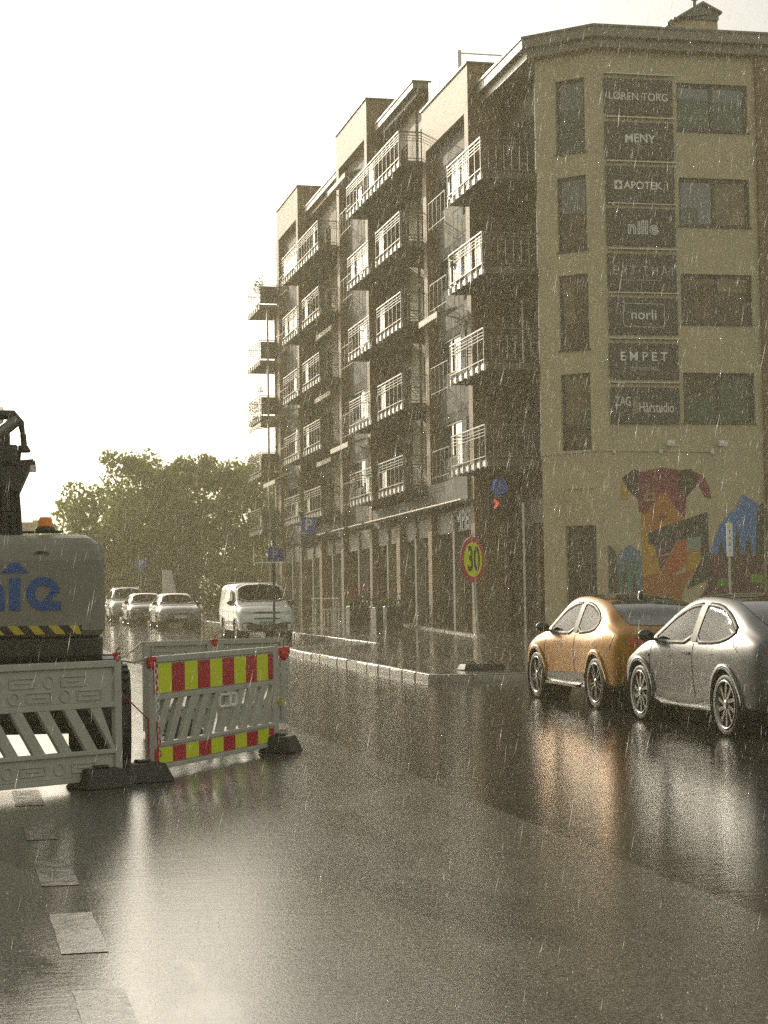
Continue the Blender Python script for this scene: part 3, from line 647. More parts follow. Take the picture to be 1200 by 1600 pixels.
class Body:
    def __init__(s, st, sub=7, tsub=6):
        st = np.array(st, float)          # y zs ws zm wm zb wb zr wr zt
        rows = []
        for y, zs, ws, zm, wm, zb, wb, zr, wr, zt in st:
            rows.append([(ws * .5, y, zs), (ws, y, zs + .01), (wm - .012, y, (zs + zm) / 2), (wm, y, zm), ((wm + wb) / 2 + .018, y, (zm + zb) / 2 + .02), (wb, y, zb),
                         ((wb + wr) / 2 + .018, y, (zb + zr) / 2 + .01), (wr, y, zr), (wr * .6, y, zr + (zt - zr) * .75), (0, y, zt)])
        P = np.array(rows); ns = len(P)
        P = catm(P, np.linspace(0, ns - 1, (ns - 1) * sub + 1)); P = np.transpose(catm(np.transpose(P, (1, 0, 2)), np.linspace(0, 9, 9 * tsub + 1)), (1, 0, 2))
        P[..., 0] = np.maximum(P[..., 0], 0); P[:, -1, 0] = 0
        a, b, _ = P.shape; full = np.concatenate([P * np.array([-1, 1, 1]), P[:, -2::-1]], axis=1); s.n = full.shape[1]; s.V = full.reshape(-1, 3)
        n = s.n; s.F = [(i * n + k, i * n + k + 1, (i + 1) * n + k + 1, (i + 1) * n + k) for i in range(a - 1) for k in range(n - 1)]
        s.caps = [tuple(range(n)), tuple((a - 1) * n + k for k in range(n - 1, -1, -1))]
        s.bvh = BVHTree.FromPolygons([tuple(v) for v in s.V], s.F + s.caps); s.holes = []
    AX = dict(L=(lambda u, v: ((-9, u, v), (1, 0, 0))), R=(lambda u, v: ((9, u, v), (-1, 0, 0))), F=(lambda u, v: ((u, 9, v), (0, -1, 0))), B=(lambda u, v: ((u, -9, v), (0, 1, 0))), T=(lambda u, v: ((u, v, 9), (0, 0, -1))))
    def hit(s, ax, u, v, off):
        o, d = s.AX[ax](u, v); h = s.bvh.ray_cast(Vector(o), Vector(d))
        if h[0] is None: return None
        n = h[1]
        if n.dot(Vector(d)) > 0: n = -n
        return h[0] + n * off
    def patch(s, mb, ax, poly, off=.006, mi=0, smooth=2, rings=6):
        p = resample(chaikin(poly, smooth) if smooth else poly, .06); n = len(p); cx = sum(a for a, _ in p) / n; cy = sum(b for _, b in p) / n
        vs = []; c = s.hit(ax, cx, cy, off) 
        for r in range(rings, 0, -1):
            f = r / rings
            for a, b in p:
                h = s.hit(ax, cx + (a - cx) * f, cy + (b - cy) * f, off); vs.append(h if h is not None else (vs[-1] if vs else c))
        vs.append(c); good = next((v for v in vs if v is not None), None)
        if good is None: return
        vs = [v if v is not None else good for v in vs]; fs = []
        for r in range(rings - 1):
            for i in range(n): j = (i + 1) % n; fs.append((r * n + i, r * n + j, r * n + n + j, r * n + n + i))
        for i in range(n): fs.append(((rings - 1) * n + i, (rings - 1) * n + (i + 1) % n, rings * n))
        mb.add(vs, fs, mi, True)
    def ribbon(s, mb, ax, path, w0, w1, off=.01, mi=0, closed=True, smooth=2):
        p = resample(chaikin(path, smooth) if closed and smooth else path, .05, closed); n = len(p); vs = []; ok = []
        for i in range(n):
            a, b = (p[i - 1], p[(i + 1) % n]) if closed else (p[max(i - 1, 0)], p[min(i + 1, n - 1)])
            dx, dy = b[0] - a[0], b[1] - a[1]; l = math.hypot(dx, dy) or 1; nx, ny = dy / l, -dx / l
            for w, o in ((w0, -.004), (w0, off), (w1, off), (w1, -.004)):
                h = s.hit(ax, p[i][0] + nx * w, p[i][1] + ny * w, o)
                if h is None: h = s.hit(ax, *p[i], o)
                ok.append(h is not None); vs.append(h if h is not None else Vector((0, 0, .5)))
        fs = []
        for i in range(n if closed else n - 1):
            j = (i + 1) % n
            for k in range(3):
                q = (i * 4 + k, j * 4 + k, j * 4 + k + 1, i * 4 + k + 1)
                if all(ok[t] for t in q): fs.append(q)
        mb.add(vs, fs, mi, True)
    def hole(s, ax, poly): s.holes.append((ax, poly))
    def mesh(s):
        mb = MB(); fs = []
        dirs = dict(L=(-1, 0, 0), R=(1, 0, 0), F=(0, 1, 0), B=(0, -1, 0), T=(0, 0, 1))
        for f in s.F:
            q = s.V[list(f)]; c = q.mean(0); nn = np.cross(q[2] - q[0], q[3] - q[1]); nn = nn / (np.linalg.norm(nn) or 1)
            cen = np.array([0, c[1], .7]); 
            if np.dot(nn, c - cen) < 0: nn = -nn
            kill = False
            for ax, poly in s.holes:
                if np.dot(nn, dirs[ax]) < .15: continue
                uv = (c[1], c[2]) if ax in 'LR' else ((c[0], c[2]) if ax in 'FB' else (c[0], c[1]))
                if inpoly(*uv, poly): kill = True; break
            if not kill: fs.append(f)
        mb.add(s.V, fs, 0, True); mb.add([s.V[i] for i in s.caps[0]], [tuple(range(s.n))], 0, True); mb.add([s.V[i] for i in s.caps[1]], [tuple(range(s.n))], 0, True)
        return mb
def circle(cy, cz, r, n=28): return [(cy + r * cos(2 * pi * k / n), cz + r * sin(2 * pi * k / n)) for k in range(n)]
def scale_poly(p, k):
    cx = sum(a for a, _ in p) / len(p); cy = sum(b for _, b in p) / len(p); return [(cx + (a - cx) * k, cy + (b - cy) * k) for a, b in p]
def wheel(parent, x, y, r, w, style, side):   # tyre as the part, rim as the sub-part
    m = MB(); s = side; pr = [(r * .74, -w / 2), (r * .93, -w / 2), (r * .985, -w / 2 + .03), (r, -w * .2), (r, w * .2), (r * .985, w / 2 - .03), (r * .93, w / 2), (r * .80, w / 2), (r * .74, w / 2 - .02)]
    m.lathe([(a, h * s) for a, h in pr], (x, y, r), 'x', 36); t = m.build('wheel', 'black_rubber', parent)
    R = r * .79; xo = x + s * w / 2; m = MB()
    m.lathe([(R * .98, -.14 * s), (R * .98, -.0 * s), (R * 1.0, .006 * s), (R * .93, .008 * s), (R * .90, -.02 * s)], (xo, y, r), 'x', 36, 1)
    m.lathe([(0.001, -.07 * s), (R * .95, -.09 * s)], (xo, y, r), 'x', 24, 0)
    m.lathe([(0.001, .0), (.05, .0), (.065, -.03 * s)], (xo, y, r), 'x', 14, 1)
    n = dict(turbine=10, mesh=10, plain=10)[style]
    for k in range(n):
        a = 2 * pi * k / n; sk = .32 if style == 'turbine' else (.16 if k % 2 else -.16) if style == 'mesh' else 0
        w0, w1 = (.020, .024) if style == 'turbine' else (.011, .014)
        a2 = a + sk; c0, c1 = .05, R * .95
        p = []
        for (rr, aa, ww) in ((c0, a, w0), (c1, a2, w1)):
            for sg in (-1, 1): p.append((rr * cos(aa) - sg * ww * sin(aa), rr * sin(aa) + sg * ww * cos(aa)))
        q = [p[0], p[1], p[3], p[2]]
        m.hexa([(xo - .055 * s, y + a_, r + b_) for a_, b_ in q] + [(xo - (.008 if i < 2 else .012) * s, y + a_, r + b_) for i, (a_, b_) in enumerate(q)], 1)
    m.build('rim', ['black_plastic', 'alloy' if style != 'mesh' else 'alloy_dark'], t)
def car(name, label, cat, loc, heading, st, paint, wy, R, track, wins, wscreen, rwin, style='plain', group=None, feats=None, lower='black_plastic', mirrors=True, seats=True, Ra=None):
    o = thing(name, label, cat, loc, (math.atan(G) * cos(heading), 0, heading), group); B = Body(st); Ra = Ra or R + .055
    for ax in 'LR':
        for y in wy: B.hole(ax, [(a, b) for a, b in circle(y, R, Ra + .015)])
        for p in wins: B.hole(ax, scale_poly(p, .93))
    if wscreen: B.hole('T', scale_poly(wscreen, .95))
    B.mesh().build('body', paint, o)
    for ax in 'LR':
        for p in wins:
            g = MB(); t = MB(); B.patch(g, ax, p, .004, smooth=1); B.ribbon(t, ax, p, -.03, .022, .009, smooth=1)
            gw_ = g.build('side_window', 'car_glass', o); t.build('window_trim', 'trim_dark', gw_)
    if wscreen:
        g = MB(); B.patch(g, 'T', wscreen, .004, smooth=1); B.ribbon(g, 'T', wscreen, -.05, .03, .008, 1, smooth=1); g.build('windscreen', ['car_glass', 'black_gloss'], o)
    if rwin: g = MB(); B.patch(g, rwin[0], rwin[1], .008, smooth=1); g.build('rear_window', 'black_gloss', o)
    # arches
    for y in wy:
        for s in (-1, 1):
            m = MB(); lip = MB(); xo = abs(B.hit('R', y, R + Ra * .9, 0).x) if B.hit('R', y, R + Ra * .9, 0) else track
            m.lathe([(Ra + .012, -(xo - .50) * s), (Ra + .012, -.012 * s)], (s * xo, y, R), 'x', 28, 0); m.lathe([(.001, -(xo - .5) * s), (Ra + .012, -(xo - .5) * s)], (s * xo, y, R), 'x', 28, 0)
            path = [(y + Ra * cos(a), R + Ra * sin(a)) for a in np.linspace(radians(-12), radians(192), 34)]
            B.ribbon(lip, 'R' if s > 0 else 'L', path, -.015, .05, .016, closed=False)
            wa_ = m.build('wheel_arch', 'black_rubber', o); lip.build('arch_lip', paint, wa_)
    ys = [y + s * (Ra + .02) for y in wy for s in (-1, 1)]
    m = MB(); y0, y1 = min(wy) + Ra + .03, max(wy) - Ra - .03; zs = st[len(st) // 2][1]
    for ax in 'LR': B.patch(m, ax, [(y0, zs + .02), (y1, zs + .02), (y1, zs + .15), (y0, zs + .15)], .012, smooth=0, rings=3)
    m.box(-.75, .75, st[1][0] + .12, st[-2][0] - .12, zs - .02, zs + .06); m.build('sill', 'black_plastic', o)
    for y in wy:
        for s in (-1, 1): wheel(o, s * (track - .11), y, R, .22, style, s)
    if mirrors:
        for s in (-1, 1):
            ym, zm_ = wins[0][0][0] - .12, wins[0][0][1] + .07; h = B.hit('R', ym, zm_, 0); x = (h.x if h else .8)
            m = MB(); m.sphere((s * (x + .15), ym, zm_ + .02), .1, 12, sq=(1.15, .75, .8)); m.box(min(s * (x - .03), s * (x + .1)), max(s * (x - .03), s * (x + .1)), ym - .03, ym + .03, zm_ - .05, zm_ - .015); m.build('mirror', mirrors if isinstance(mirrors, str) else 'black_gloss', o)
    if seats:
        zb = st[len(st) // 2][5]
        for (x, y) in ((-.38, .05), (.38, .05), (-.4, -.85), (.4, -.85)):
            m = MB(); m.rbox(x - .24, x + .24, y - .28, y + .22, .35, .60, .06); m.rbox(x - .23, x + .23, y - .34, y - .2, .6, zb + .06, .05); m.rbox(x - .13, x + .13, y - .32, y - .24, zb + .1, zb + .27, .04); m.build('seat', 'seat_cloth', o)
        m = MB(); m.rbox(-.7, .7, .62, 1.0, .6, zb - .06, .05); m.build('dashboard', 'seat_cloth', o)
    if feats: feats(B, o)
    return o
def lines(B, o, L, w=.006, m='black_plastic'):
    mb = MB()
    for ax, p in L: B.ribbon(mb, ax, p, -w, w, .0035, closed=False)
    mb.build('panel_gap', m, o)
def feat(B, o, name, m, items, off=.008, smooth=1):
    for ax, p in items: mb = MB(); B.patch(mb, ax, p, off, smooth=smooth, rings=4); mb.build(name, m, o)
mir = lambda p: [(-a, b) for a, b in p]
# low crossover with a coupe tail: tail towards us
#       y     zs   ws    zm   wm    zb   wb    zr   wr   zt
GOLD = [(-2.22, .46, .60, .62, .72, .78, .70, .86, .60, .88), (-2.17, .38, .76, .66, .86, .94, .80, 1.03, .68, 1.05), (-2.02, .32, .84, .69, .925, 1.02, .87, 1.11, .73, 1.15),
        (-1.7, .29, .86, .74, .955, 1.08, .90, 1.22, .73, 1.28), (-1.35, .28, .86, .75, .962, 1.08, .90, 1.37, .69, 1.43), (-.95, .26, .87, .70, .935, 1.05, .88, 1.47, .65, 1.53), (-.4, .25, .87, .66, .915, 1.02, .87, 1.54, .62, 1.60),
        (.1, .25, .87, .66, .915, 1.01, .87, 1.555, .61, 1.615), (.5, .25, .87, .67, .92, 1.0, .875, 1.50, .62, 1.57), (.85, .25, .87, .70, .935, .99, .885, 1.30, .68, 1.38), (1.15, .26, .87, .73, .955, .98, .89, 1.08, .75, 1.13),
        (1.4, .27, .87, .74, .958, .95, .89, 1.02, .74, 1.06), (1.75, .29, .86, .70, .93, .89, .85, .96, .70, 1.0), (2.0, .30, .80, .62, .86, .80, .78, .86, .62, .90), (2.13, .33, .68, .54, .72, .68, .66, .74, .52, .77), (2.18, .42, .5, .52, .55, .6, .52, .65, .42, .67)]
gw = [[(.98, 1.02), (.5, 1.36), (.12, 1.47), (-.2, 1.485), (-.26, 1.04)], [(-.34, 1.04), (-.28, 1.485), (-.62, 1.46), (-1.0, 1.36), (-1.28, 1.22), (-1.12, 1.10)]]
def gold_feats(B, o):
    feat(B, o, 'roof_panel', 'black_gloss', [('T', [(-.55, .42), (.55, .42), (.57, -.2), (.55, -.85), (-.55, -.85), (-.57, -.2)])], .007)
    m = MB(); m.sphere((.0, -.72, 1.60), .06, 10, sq=(.6, 1.3, 1.0)); m.build('antenna', 'black_gloss', o)
    band = [(-.80, .90), (-.30, .93), (.30, .93), (.80, .90), (.80, 1.02), (.3, 1.0), (-.3, 1.0), (-.80, 1.02)]
    feat(B, o, 'tail_band', 'black_gloss', [('B', band)], .009)
    for s in (-1, 1):
        for k in range(3): x = s * (.50 + k * .10); feat(B, o, 'tail_light', 'red_lens', [('B', [(x - .03, .89), (x + .03, .89), (x + .03, 1.02), (x - .03, 1.02)])], .014)
    feat(B, o, 'rear_bumper', 'black_plastic', [('B', [(-.7, .40), (.7, .40), (.76, .60), (.5, .66), (-.5, .66), (-.76, .60)])], .009)
    feat(B, o, 'number_plate', 'plate', [('B', [(-.26, .70), (.26, .70), (.26, .81), (-.26, .81)])], .013, 0)
    side = [('L', [(-.30, 1.02), (-.32, .75), (-.36, .38)]), ('L', [(.93, 1.0), (.95, .75), (.90, .38)]), ('L', [(-1.3, 1.18), (-1.42, 1.02), (-1.62, 1.0)]), ('L', [(-1.95, 1.1), (-1.9, .85)])]
    for ax in 'LR': feat(B, o, 'pillar', 'trim_dark', [(ax, [(-.19, 1.05), (-.15, 1.46), (-.32, 1.47), (-.37, 1.05)])], .012, 0)
    lines(B, o, side + [('R', p) for _, p in side])
    for s in (-1, 1):
        m = MB(); m.box(min(s * .90, s * .98), max(s * .90, s * .98), -.6, .78, .265, .30); m.build('side_step', 'alloy_dark', o)
        feat(B, o, 'side_skirt', 'black_plastic', [('L' if s < 0 else 'R', [(-.82, .34), (.85, .34), (.85, .44), (-.82, .48)])], .011, 0)
car('parked_car', 'copper gold crossover with a black roof, parked ahead of the silver car', 'car', (9.83, 25.9, gz(25.9)), 0, GOLD, 'gold_paint', (-1.33, 1.33), .365, .945, gw,
    [(-.66, 1.14), (.66, 1.14), (.56, .46), (-.56, .46)], ('T', [(-.56, -.9), (.56, -.9), (.63, -1.5), (.60, -1.95), (-.60, -1.95), (-.63, -1.5)]), 'mesh', 'cars parked nose to tail at the right', gold_feats)
SILV = [(-2.25, .46, .62, .62, .74, .80, .72, .90, .62, .93), (-2.2, .38, .78, .66, .87, .96, .82, 1.08, .70, 1.12), (-2.05, .32, .85, .69, .93, 1.04, .89, 1.17, .74, 1.22), (-1.7, .29, .87, .73, .965, 1.08, .91, 1.30, .72, 1.37),
        (-1.35, .28, .87, .74, .968, 1.08, .91, 1.42, .68, 1.49), (-.9, .25, .88, .70, .945, 1.05, .90, 1.52, .64, 1.59), (-.3, .24, .88, .66, .925, 1.03, .89, 1.57, .62, 1.635), (.2, .24, .88, .66, .925, 1.02, .89, 1.555, .62, 1.625),
        (.6, .24, .88, .67, .93, 1.01, .89, 1.45, .64, 1.53), (.95, .25, .88, .70, .945, 1.0, .90, 1.27, .69, 1.35), (1.25, .26, .88, .73, .962, .98, .90, 1.07, .76, 1.12), (1.45, .27, .88, .73, .962, .94, .90, 1.0, .74, 1.04),
        (1.8, .29, .86, .69, .93, .86, .84, .92, .68, .96), (2.02, .30, .80, .62, .86, .78, .78, .83, .60, .87), (2.14, .33, .68, .54, .72, .66, .66, .71, .52, .74), (2.19, .42, .5, .52, .55, .59, .52, .63, .42, .65)]
swn = [[(1.08, 1.02), (.62, 1.32), (.2, 1.475), (-.2, 1.515), (-.27, 1.05)], [(-.33, 1.05), (-.26, 1.515), (-.7, 1.49), (-1.1, 1.385), (-1.5, 1.21), (-1.3, 1.12), (-1.0, 1.07)]]
def silver_feats(B, o):
    feat(B, o, 'roof_panel', 'black_gloss', [('T', [(-.55, .40), (.55, .40), (.57, -.2), (.55, -.8), (-.55, -.8), (-.57, -.2)])], .007)
    for s in (-1, 1): feat(B, o, 'tail_light', 'red_lens', [('B', [(s * .82, .92), (s * .82, 1.03), (s * .45, 1.02), (s * .5, .95)]), ], .010)
    feat(B, o, 'rear_bumper', 'black_plastic', [('B', [(-.74, .40), (.74, .40), (.80, .56), (.5, .6), (-.5, .6), (-.80, .56)])], .009)
    feat(B, o, 'number_plate', 'plate', [('B', [(-.26, .74), (.26, .74), (.26, .85), (-.26, .85)])], .012, 0)
    side = [('L', [(-.30, 1.04), (-.33, .75), (-.38, .36)]), ('L', [(1.0, 1.0), (1.0, .75), (.93, .36)]), ('L', [(-1.42, 1.16), (-1.55, 1.04), (-1.68, .98)])]
    lines(B, o, side + [('R', p) for _, p in side])
    for ax in 'LR': feat(B, o, 'pillar', 'trim_dark', [(ax, [(-.20, 1.06), (-.14, 1.50), (-.32, 1.50), (-.37, 1.06)])], .012, 0)
    feat(B, o, 'side_marker', 'black_gloss', [('L', [(1.02, .84), (1.15, .84), (1.15, .88), (1.02, .88)])], .012)
    m = MB()
    for s in (-1, 1):
        for y in (-.15, -1.0): m.box(min(s * .925, s * .94), max(s * .925, s * .94), y - .1, y + .1, .91, .935)
    m.build('door_handle', 'silver_paint', o)
car('parked_car', 'silver grey crossover with turbine alloy wheels, nearest of the cars parked at the right', 'car', (9.64, 21.0, gz(21.0)), 0, SILV, 'silver_paint', (-1.34, 1.34), .365, .95, swn,
    [(-.68, 1.24), (.68, 1.24), (.57, .46), (-.57, .46)], ('T', [(-.56, -.85), (.56, -.85), (.64, -1.5), (.62, -2.0), (-.62, -2.0), (-.64, -1.5)]), 'turbine', 'cars parked nose to tail at the right', silver_feats)
# vehicles further up the street, noses towards us
VAN = [(-2.2, .42, .78, .7, .90, 1.05, .90, 1.62, .76, 1.70), (-2.14, .34, .84, .7, .925, 1.06, .92, 1.74, .79, 1.83), (-1.2, .28, .86, .7, .93, 1.06, .925, 1.77, .80, 1.87), (0, .27, .86, .7, .93, 1.06, .925, 1.77, .80, 1.87), (.45, .27, .86, .7, .93, 1.06, .925, 1.72, .79, 1.83),
       (.85, .27, .86, .7, .93, 1.07, .915, 1.52, .77, 1.61), (1.25, .28, .86, .72, .93, 1.07, .90, 1.24, .77, 1.31), (1.5, .28, .86, .72, .93, 1.05, .89, 1.12, .76, 1.17), (1.85, .29, .84, .70, .915, .98, .86, 1.06, .70, 1.09), (2.08, .29, .82, .62, .88, .88, .82, .96, .66, .99), (2.19, .30, .76, .55, .80, .74, .76, .82, .6, .85), (2.22, .36, .6, .5, .64, .64, .62, .68, .5, .7)]
vw = [[(1.12, 1.12), (.72, 1.52), (.4, 1.62), (.12, 1.63), (.05, 1.12)]]
def front(B, o, hl, grille, lowr, plate, logo=True, pm='plate_green'):
    for s in (-1, 1): feat(B, o, 'headlight', 'headlamp', [('F', [(s * a, b) for a, b in hl])], .012)
    feat(B, o, 'grille', 'black_plastic', [('F', grille)], .010); feat(B, o, 'front_bumper', 'black_plastic', [('F', lowr)], .010); feat(B, o, 'number_plate', pm, [('F', plate)], .03, 0)
def van_feats(B, o):
    front(B, o, [(.42, .86), (.80, .82), (.82, .94), (.5, .92)], [(-.5, .86), (.5, .86), (.42, .92), (-.42, .92)], [(-.80, .33), (.80, .33), (.82, .56), (.55, .60), (.5, .50), (-.5, .50), (-.55, .60), (-.82, .56)], [(-.26, .50), (.26, .50), (.26, .61), (-.26, .61)])
    feat(B, o, 'grille', 'black_plastic', [('F', [(-.45, .68), (.45, .68), (.4, .73), (-.4, .73)])], .011)
    lines(B, o, [('R', [(.0, 1.7), (-.02, .9), (-.02, .36)]), ('R', [(1.1, 1.1), (1.1, .7), (.95, .36)]), ('R', [(-1.25, 1.7), (-1.3, .4)]), ('R', [(-.05, 1.08), (-1.2, 1.08)])])
    feat(B, o, 'trim_strip', 'black_plastic', [('R', [(.85, .48), (-.85, .48), (-.85, .60), (.85, .60)])], .014, 0)
    m = MB()
    for k in range(5): m.box(-.7, .7, -1.8 + k * .5, -1.76 + k * .5, 1.86, 1.885)
    m.build('roof_rib', 'white_paint', o)
car('parked_van', 'small white delivery van facing us on the bay before the shops', 'van', (9.98, 60.7, gz(60.7)), pi, VAN, 'white_paint', (-1.32, 1.36), .335, .90, vw, [(-.74, 1.30), (.74, 1.30), (.70, .52), (-.70, .52)], None, 'plain', None, van_feats)
SED = [(-2.15, .44, .6, .6, .74, .82, .74, .94, .62, .97), (-2.08, .34, .78, .64, .86, .92, .84, 1.02, .70, 1.05), (-1.6, .28, .82, .66, .91, .95, .87, 1.10, .70, 1.14), (-1.2, .26, .83, .64, .91, .94, .87, 1.28, .64, 1.33), (-.6, .24, .84, .62, .905, .93, .87, 1.40, .60, 1.45), (0, .24, .84, .62, .905, .92, .87, 1.42, .59, 1.475),
       (.4, .24, .84, .62, .905, .92, .87, 1.36, .60, 1.42), (.8, .24, .84, .64, .91, .92, .87, 1.15, .66, 1.21), (1.15, .25, .84, .66, .92, .91, .87, .97, .74, 1.01), (1.6, .27, .83, .64, .91, .84, .84, .90, .70, .94), (1.95, .28, .8, .58, .86, .74, .79, .80, .64, .83), (2.1, .3, .7, .52, .76, .64, .7, .69, .56, .71), (2.15, .38, .55, .5, .58, .58, .56, .61, .45, .63)]
sdw = [[(.95, .96), (.5, 1.24), (.15, 1.35), (-.12, 1.365), (-.15, .97)], [(-.22, .97), (-.2, 1.365), (-.6, 1.34), (-1.0, 1.22), (-1.3, 1.06), (-1.1, .98)]]
def sed_feats(B, o):
    front(B, o, [(.42, .66), (.78, .70), (.82, .80), (.5, .74)], [(-.5, .40), (.5, .40), (.55, .60), (.3, .66), (-.3, .66), (-.55, .60)], [(-.70, .34), (.70, .34), (.70, .41), (-.70, .41)], [(-.26, .44), (.26, .44), (.26, .55), (-.26, .55)], pm='plate')
car('parked_car', 'mid grey saloon facing us, nearest of the three left of the white van', 'car', (9.33, 78.2, gz(78.2)), pi, SED, 'grey_paint', (-1.3, 1.32), .33, .89, sdw, [(-.68, 1.06), (.68, 1.06), (.55, .42), (-.55, .42)], None, 'plain', 'cars facing us up the street', sed_feats)
car('parked_car', 'dark low car half hidden behind the mid grey saloon', 'car', (8.75, 84.9, gz(84.9)), pi, SED, 'dark_paint', (-1.3, 1.32), .33, .89, sdw, [(-.68, 1.06), (.68, 1.06), (.55, .42), (-.55, .42)], None, 'plain', 'cars facing us up the street', sed_feats)
SUV = [(a[0] * 1.02, a[1] + .04, a[2], a[3] + .1, a[4] + .01, a[5] + .10, a[6], (a[7] + .10) * 1.03 + (.12 if a[7] > 1.1 else 0), a[8] + .05, (a[9] + .10) * 1.03 + (.12 if a[9] > 1.15 else 0)) for a in SED]
suw = [[(.9, 1.12), (.55, 1.46), (.15, 1.56), (-.12, 1.57), (-.15, 1.10)], [(-.22, 1.10), (-.2, 1.57), (-.7, 1.54), (-1.1, 1.42), (-1.3, 1.2), (-1.1, 1.12)]]
def suv_feats(B, o):
    front(B, o, [(.42, .82), (.80, .84), (.82, .92), (.5, .90)], [(-.45, .62), (.45, .62), (.42, .84), (-.42, .84)], [(-.78, .36), (.78, .36), (.78, .52), (-.78, .52)], [(-.26, .54), (.26, .54), (.26, .64), (-.26, .64)], pm='plate')
    m = MB()
    for s in (-1, 1): m.tube([(s * .6, .3, 1.66), (s * .62, .2, 1.76), (s * .62, -1.1, 1.76), (s * .6, -1.2, 1.62)], .025, 6)
    for y in (0, -.8): m.box(-.7, .7, y - .04, y + .04, 1.765, 1.80)
    m.build('roof_rack', 'black_plastic', o)
car('parked_car', 'pale grey off-road car with roof rails, farthest of the cars facing us', 'car', (8.68, 93.4, gz(93.4)), pi, SUV, 'suv_paint', (-1.33, 1.35), .36, .91, suw, [(-.68, 1.08), (.68, 1.08), (.60, .45), (-.60, .45)], None, 'plain', 'cars facing us up the street', suv_feats)

# ------------------------------------------------------------------ wheeled excavator at the left
EXY = 17.15
ex = thing('wheeled_excavator', 'grey wheeled excavator seen from behind, blue letters and yellow chevrons on its rear', 'excavator', (.30, 18.3, gz(17.5)), (math.atan(G), 0, radians(-3.5)))
def rounded(m, x0, x1, y0, y1, z0, z1, r, rt, mi=0, n=6):
    """box with big rounded vertical corners (r) and a rounded top edge (rt)"""
    def ring(ins, z):
        P = []
        for cx, cy, a in ((x1 - r, y1 - r, 0), (x0 + r, y1 - r, 90), (x0 + r, y0 + r, 180), (x1 - r, y0 + r, 270)):
            for k in range(n + 1): t = radians(a + 90 * k / n); rr = max(.005, r - ins); P.append((cx + rr * cos(t), cy + rr * sin(t), z))
        return P
    lv = [ring(.04, z0), ring(0, z0 + .05), ring(0, z1 - rt)] + [ring(rt * (1 - cos(radians(a))), z1 - rt + rt * sin(radians(a))) for a in (20, 40, 60, 80, 90)]
    K = len(lv[0]); vs = [p for l in lv for p in l]; fs = [tuple(range(K - 1, -1, -1)), tuple((len(lv) - 1) * K + k for k in range(K))]
    m.add(vs, [fs[0]], mi); m.add(vs, [fs[1]], mi)
    for i in range(len(lv) - 1): m.add(lv[i] + lv[i + 1], [(k, (k + 1) % K, K + (k + 1) % K, K + k) for k in range(K)], mi, True)
m = MB(); rounded(m, -1.28, 1.17, -1.08, -.3, 1.36, 2.30, .24, .24); cw = m.build('counterweight', 'digger_grey', ex)
m = MB(); rounded(m, -1.25, 1.15, -1.0, 1.6, 1.12, 1.345, .2, .03); m.build('chassis', 'digger_black', ex)
m = MB(); m.box(-1.24, .3, -.28, 1.6, 1.36, 2.2); m.box(.72, 1.14, -.28, 1.6, 1.36, 2.24); m.build('engine_cover', 'digger_grey', ex)
FE = lambda u, w, z: (u, -1.08 - w, z)
m = MB(); m.prism([(-1.03, 1.375), (.95, 1.375), (.95, 1.455), (-1.03, 1.455)], FE, .001, .006, 0)
for k in range(11): x = -1.02 + k * .185; m.prism([(x, 1.455), (x + .09, 1.455), (min(x + .16, .948), 1.375), (x + .07, 1.375)], FE, .0061, .009, 1)
m.build('hazard_strip', ['digger_black', 'hazard_yellow'], cw)
for nm, polys in (('n', [[(-.02, 1.60), (.08, 1.60), (.08, 1.89), (-.02, 1.89)], [(.08, 1.80), (.13, 1.80), (.17, 1.76), (.17, 1.60), (.27, 1.60), (.27, 1.80), (.21, 1.88), (.14, 1.905), (.08, 1.89)]]),
                  ('i', [[(.315, 1.60), (.415, 1.60), (.415, 1.90), (.315, 1.90)]])):
    m = MB()
    for p in polys: m.prism([(u - .02, z) for u, z in p], FE, .001, .012)
    m.build('lettering', 'digger_blue', cw)
m = MB(); ec = (.60, 1.752); no = 22; ao = [radians(2 + 282 * k / no) for k in range(no + 1)]
for a, b in zip(ao, ao[1:]): m.prism([(ec[0] + r_ * cos(t) * .98, ec[1] + r_ * sin(t)) for r_, t in ((.155, a), (.155, b), (.078, b), (.078, a))], FE, .001, .012)
m.prism([(.60, 1.598), (.765, 1.598), (.765, 1.68), (.60, 1.68)], FE, .001, .0115); m.prism([(.60, 1.68), (.66, 1.68), (.755, 1.80), (.69, 1.80)], FE, .001, .0118)
m.build('lettering', 'digger_blue', cw)
m = MB(); m.prism([(.22, 1.945), (.47, 1.945), (.38, 2.04), (.31, 2.04)], FE, .002, .012); m.build('emblem', 'digger_blue', cw)
m = MB(); m.prism([(-.17, 1.17), (.10, 1.17), (.10, 1.43), (-.17, 1.43)], FE, .01, .02, 0); m.prism([(-.15, 1.19), (.08, 1.19), (.08, 1.41), (-.15, 1.41)], FE, .0201, .023, 1); sg = m.build('warning_plate', ['white', 'sign_red'], ex)
text_obj('O', FE, -.035, .024, 1.30, .17, 'white', sg, bold=.012)
m = MB(); m.prism([(.52, 2.12), (.66, 2.12), (.62, 2.145), (.55, 2.145)], FE, .001, .01); m.build('latch', 'digger_black', cw)
